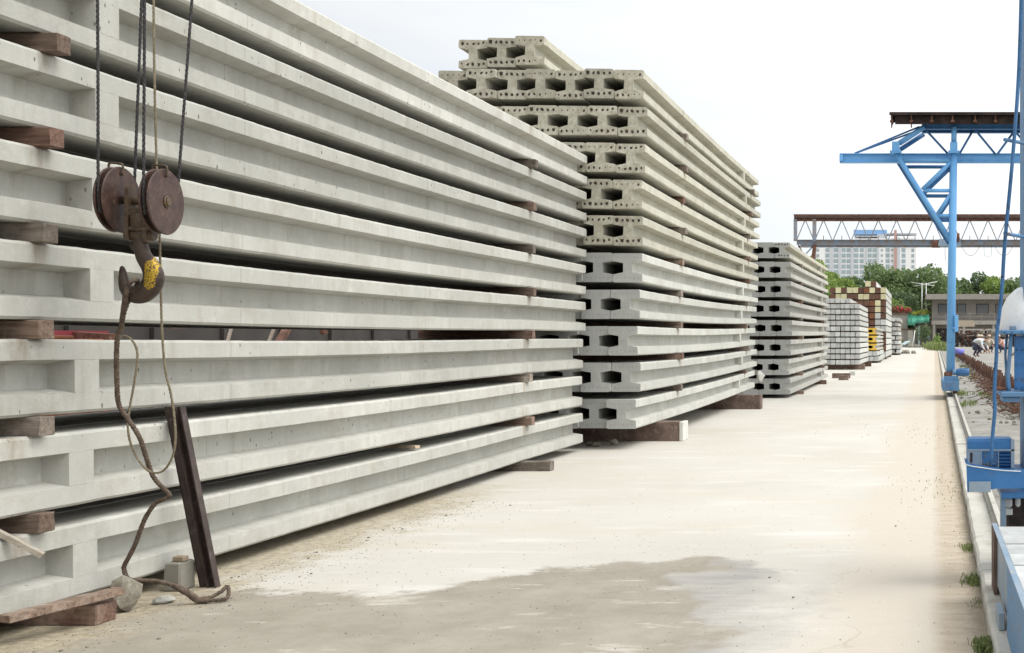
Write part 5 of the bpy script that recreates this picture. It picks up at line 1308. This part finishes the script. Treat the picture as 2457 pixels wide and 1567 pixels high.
gpart('canopy', lambda b: box(b, a8(1240).x, a8(1660).x, ZF+.2, ZF+3, a8(0, 385).z, a8(0, 365).z), 'apt_grey', ab)
gpart('canopy', lambda b: box(b, a8(1826).x, a8(2400).x, ZF+.2, ZF+10, a8(0, 340).z, a8(0, 312).z), 'apt_grey', ab)
gpart('parapet_grille', lambda b: [box(b, a8(2090+k*22).x, a8(2100+k*22).x, ZF+1.2, ZF+1.49, a8(0, 575).z, a8(0, 540).z) for k in range(14)], 'apt_grey', ab)
def wmesh(wd, h):
    bm = BM(); box(bm, -wd/2-.12, wd/2+.12, -.10, .0, -h/2-.12, h/2+.12); me = bpy.data.meshes.new('window_surround'); bm.to_mesh(me); bm.free(); me.materials.append(M['apt_grey'])
    bm = BM(); box(bm, -wd/2, -.06, -.16, -.101, -h/2, h/2); box(bm, .06, wd/2, -.16, -.101, -h/2, h/2); m2 = bpy.data.meshes.new('window_glass'); bm.to_mesh(m2); bm.free(); m2.materials.append(M['glass_pale']); return me, m2
wm = {s_: wmesh(*s_) for s_ in ((1.9, 2.0), (1.3, 1.5), (.9, 1.1), (2.2, 2.0))}
cols = [(500, (1.3, 1.5)), (685, (1.9, 2.0)), (850, (2.2, 2.0)), (1000, (1.9, 2.0)), (1090, (1.9, 2.0)), (1240, (2.2, 2.0)), (1345, (1.9, 2.0)), (1500, (1.9, 2.0)), (1590, (1.9, 2.0)), (1735, (.9, 1.1)), (1845, (1.9, 2.0)), (1928, (.9, 1.1)), (2150, (1.9, 2.0)), (2330, (1.3, 1.5))]
for r in range(7):
    for cx_, s_ in cols:
        if r == 0 and cx_ not in (1845, 1928): continue
        p = a8(cx_, 535+r*106); yy = ZF-.011 if cx_ < 2090 else ZF+1.489
        o = bpy.data.objects.new('window', wm[s_][0]); C.objects.link(o); o.parent = ab; o.location = Vector((p.x, yy, p.z))-ab.location
        g = bpy.data.objects.new('pane', wm[s_][1]); C.objects.link(g); g.parent = o

# ------------------------------------------------------------------ things glimpsed through the slit behind the nearest stack
def simple(name, fn, mat, label, cat):
    bm = BM(); fn(bm); return tag(obj(name, bm, mat), label, cat, kind='stuff' if cat == 'scrap' else 'thing')
simple('steel_pile', lambda b: [box(b, -9.6+k*.12, -9.5+k*.12, 5.5+.3*k, 11.5+.3*k, .0, .35+.28*k) for k in range(4)], 'red_steel', 'maroon steel members glimpsed through the slit left of the sling', 'steel pile')
simple('steel_box', lambda b: (box(b, -7.0, -6.2, 5.6, 8.4, 0, 1.10, 0, .02), box(b, -6.9, -6.3, 5.8, 8.2, 1.10, 1.125, 0, .005)), 'end_orange', 'orange-red steel box glimpsed through the slit at the far left', 'steel box')
def f(b):
    rn = random.Random(3)
    for k in range(26):
        p = Vector((rn.uniform(-9.5, -8.2), rn.uniform(11, 30), rn.uniform(.2, 1.6))); bar(b, p, p+Vector((rn.uniform(-1.2, 1.2), rn.uniform(-1.5, 1.5), rn.uniform(-.4, .4))), .08, .08)
simple('scrap_heap', f, 'rusty', 'heap of rusty scrap glimpsed through the slit behind the nearest stack', 'scrap')
simple('scrap_heap', lambda b: [bar(b, (-8.0, 12.5+k*.7, .6), (-8.3+.2*(k % 3), 13.4+k*.6, 1.55), .03, .03) for k in range(2)], 'timber_grey', 'pale offcuts of wood glimpsed through the slit, middle', 'scrap')
simple('backing_wall', lambda b: (box(b, -10.6, -10.5, 3, 48, 0, 1.75), [box(b, -10.49, -10.44, 3+k*1.5, 3.08+k*1.5, 0, 1.7) for k in range(30)]), 'dark_in', 'long dark sheet fence added behind the stacks to hide sky in the slit', 'backing')  # dark backing added so that no white sky shows through the slit
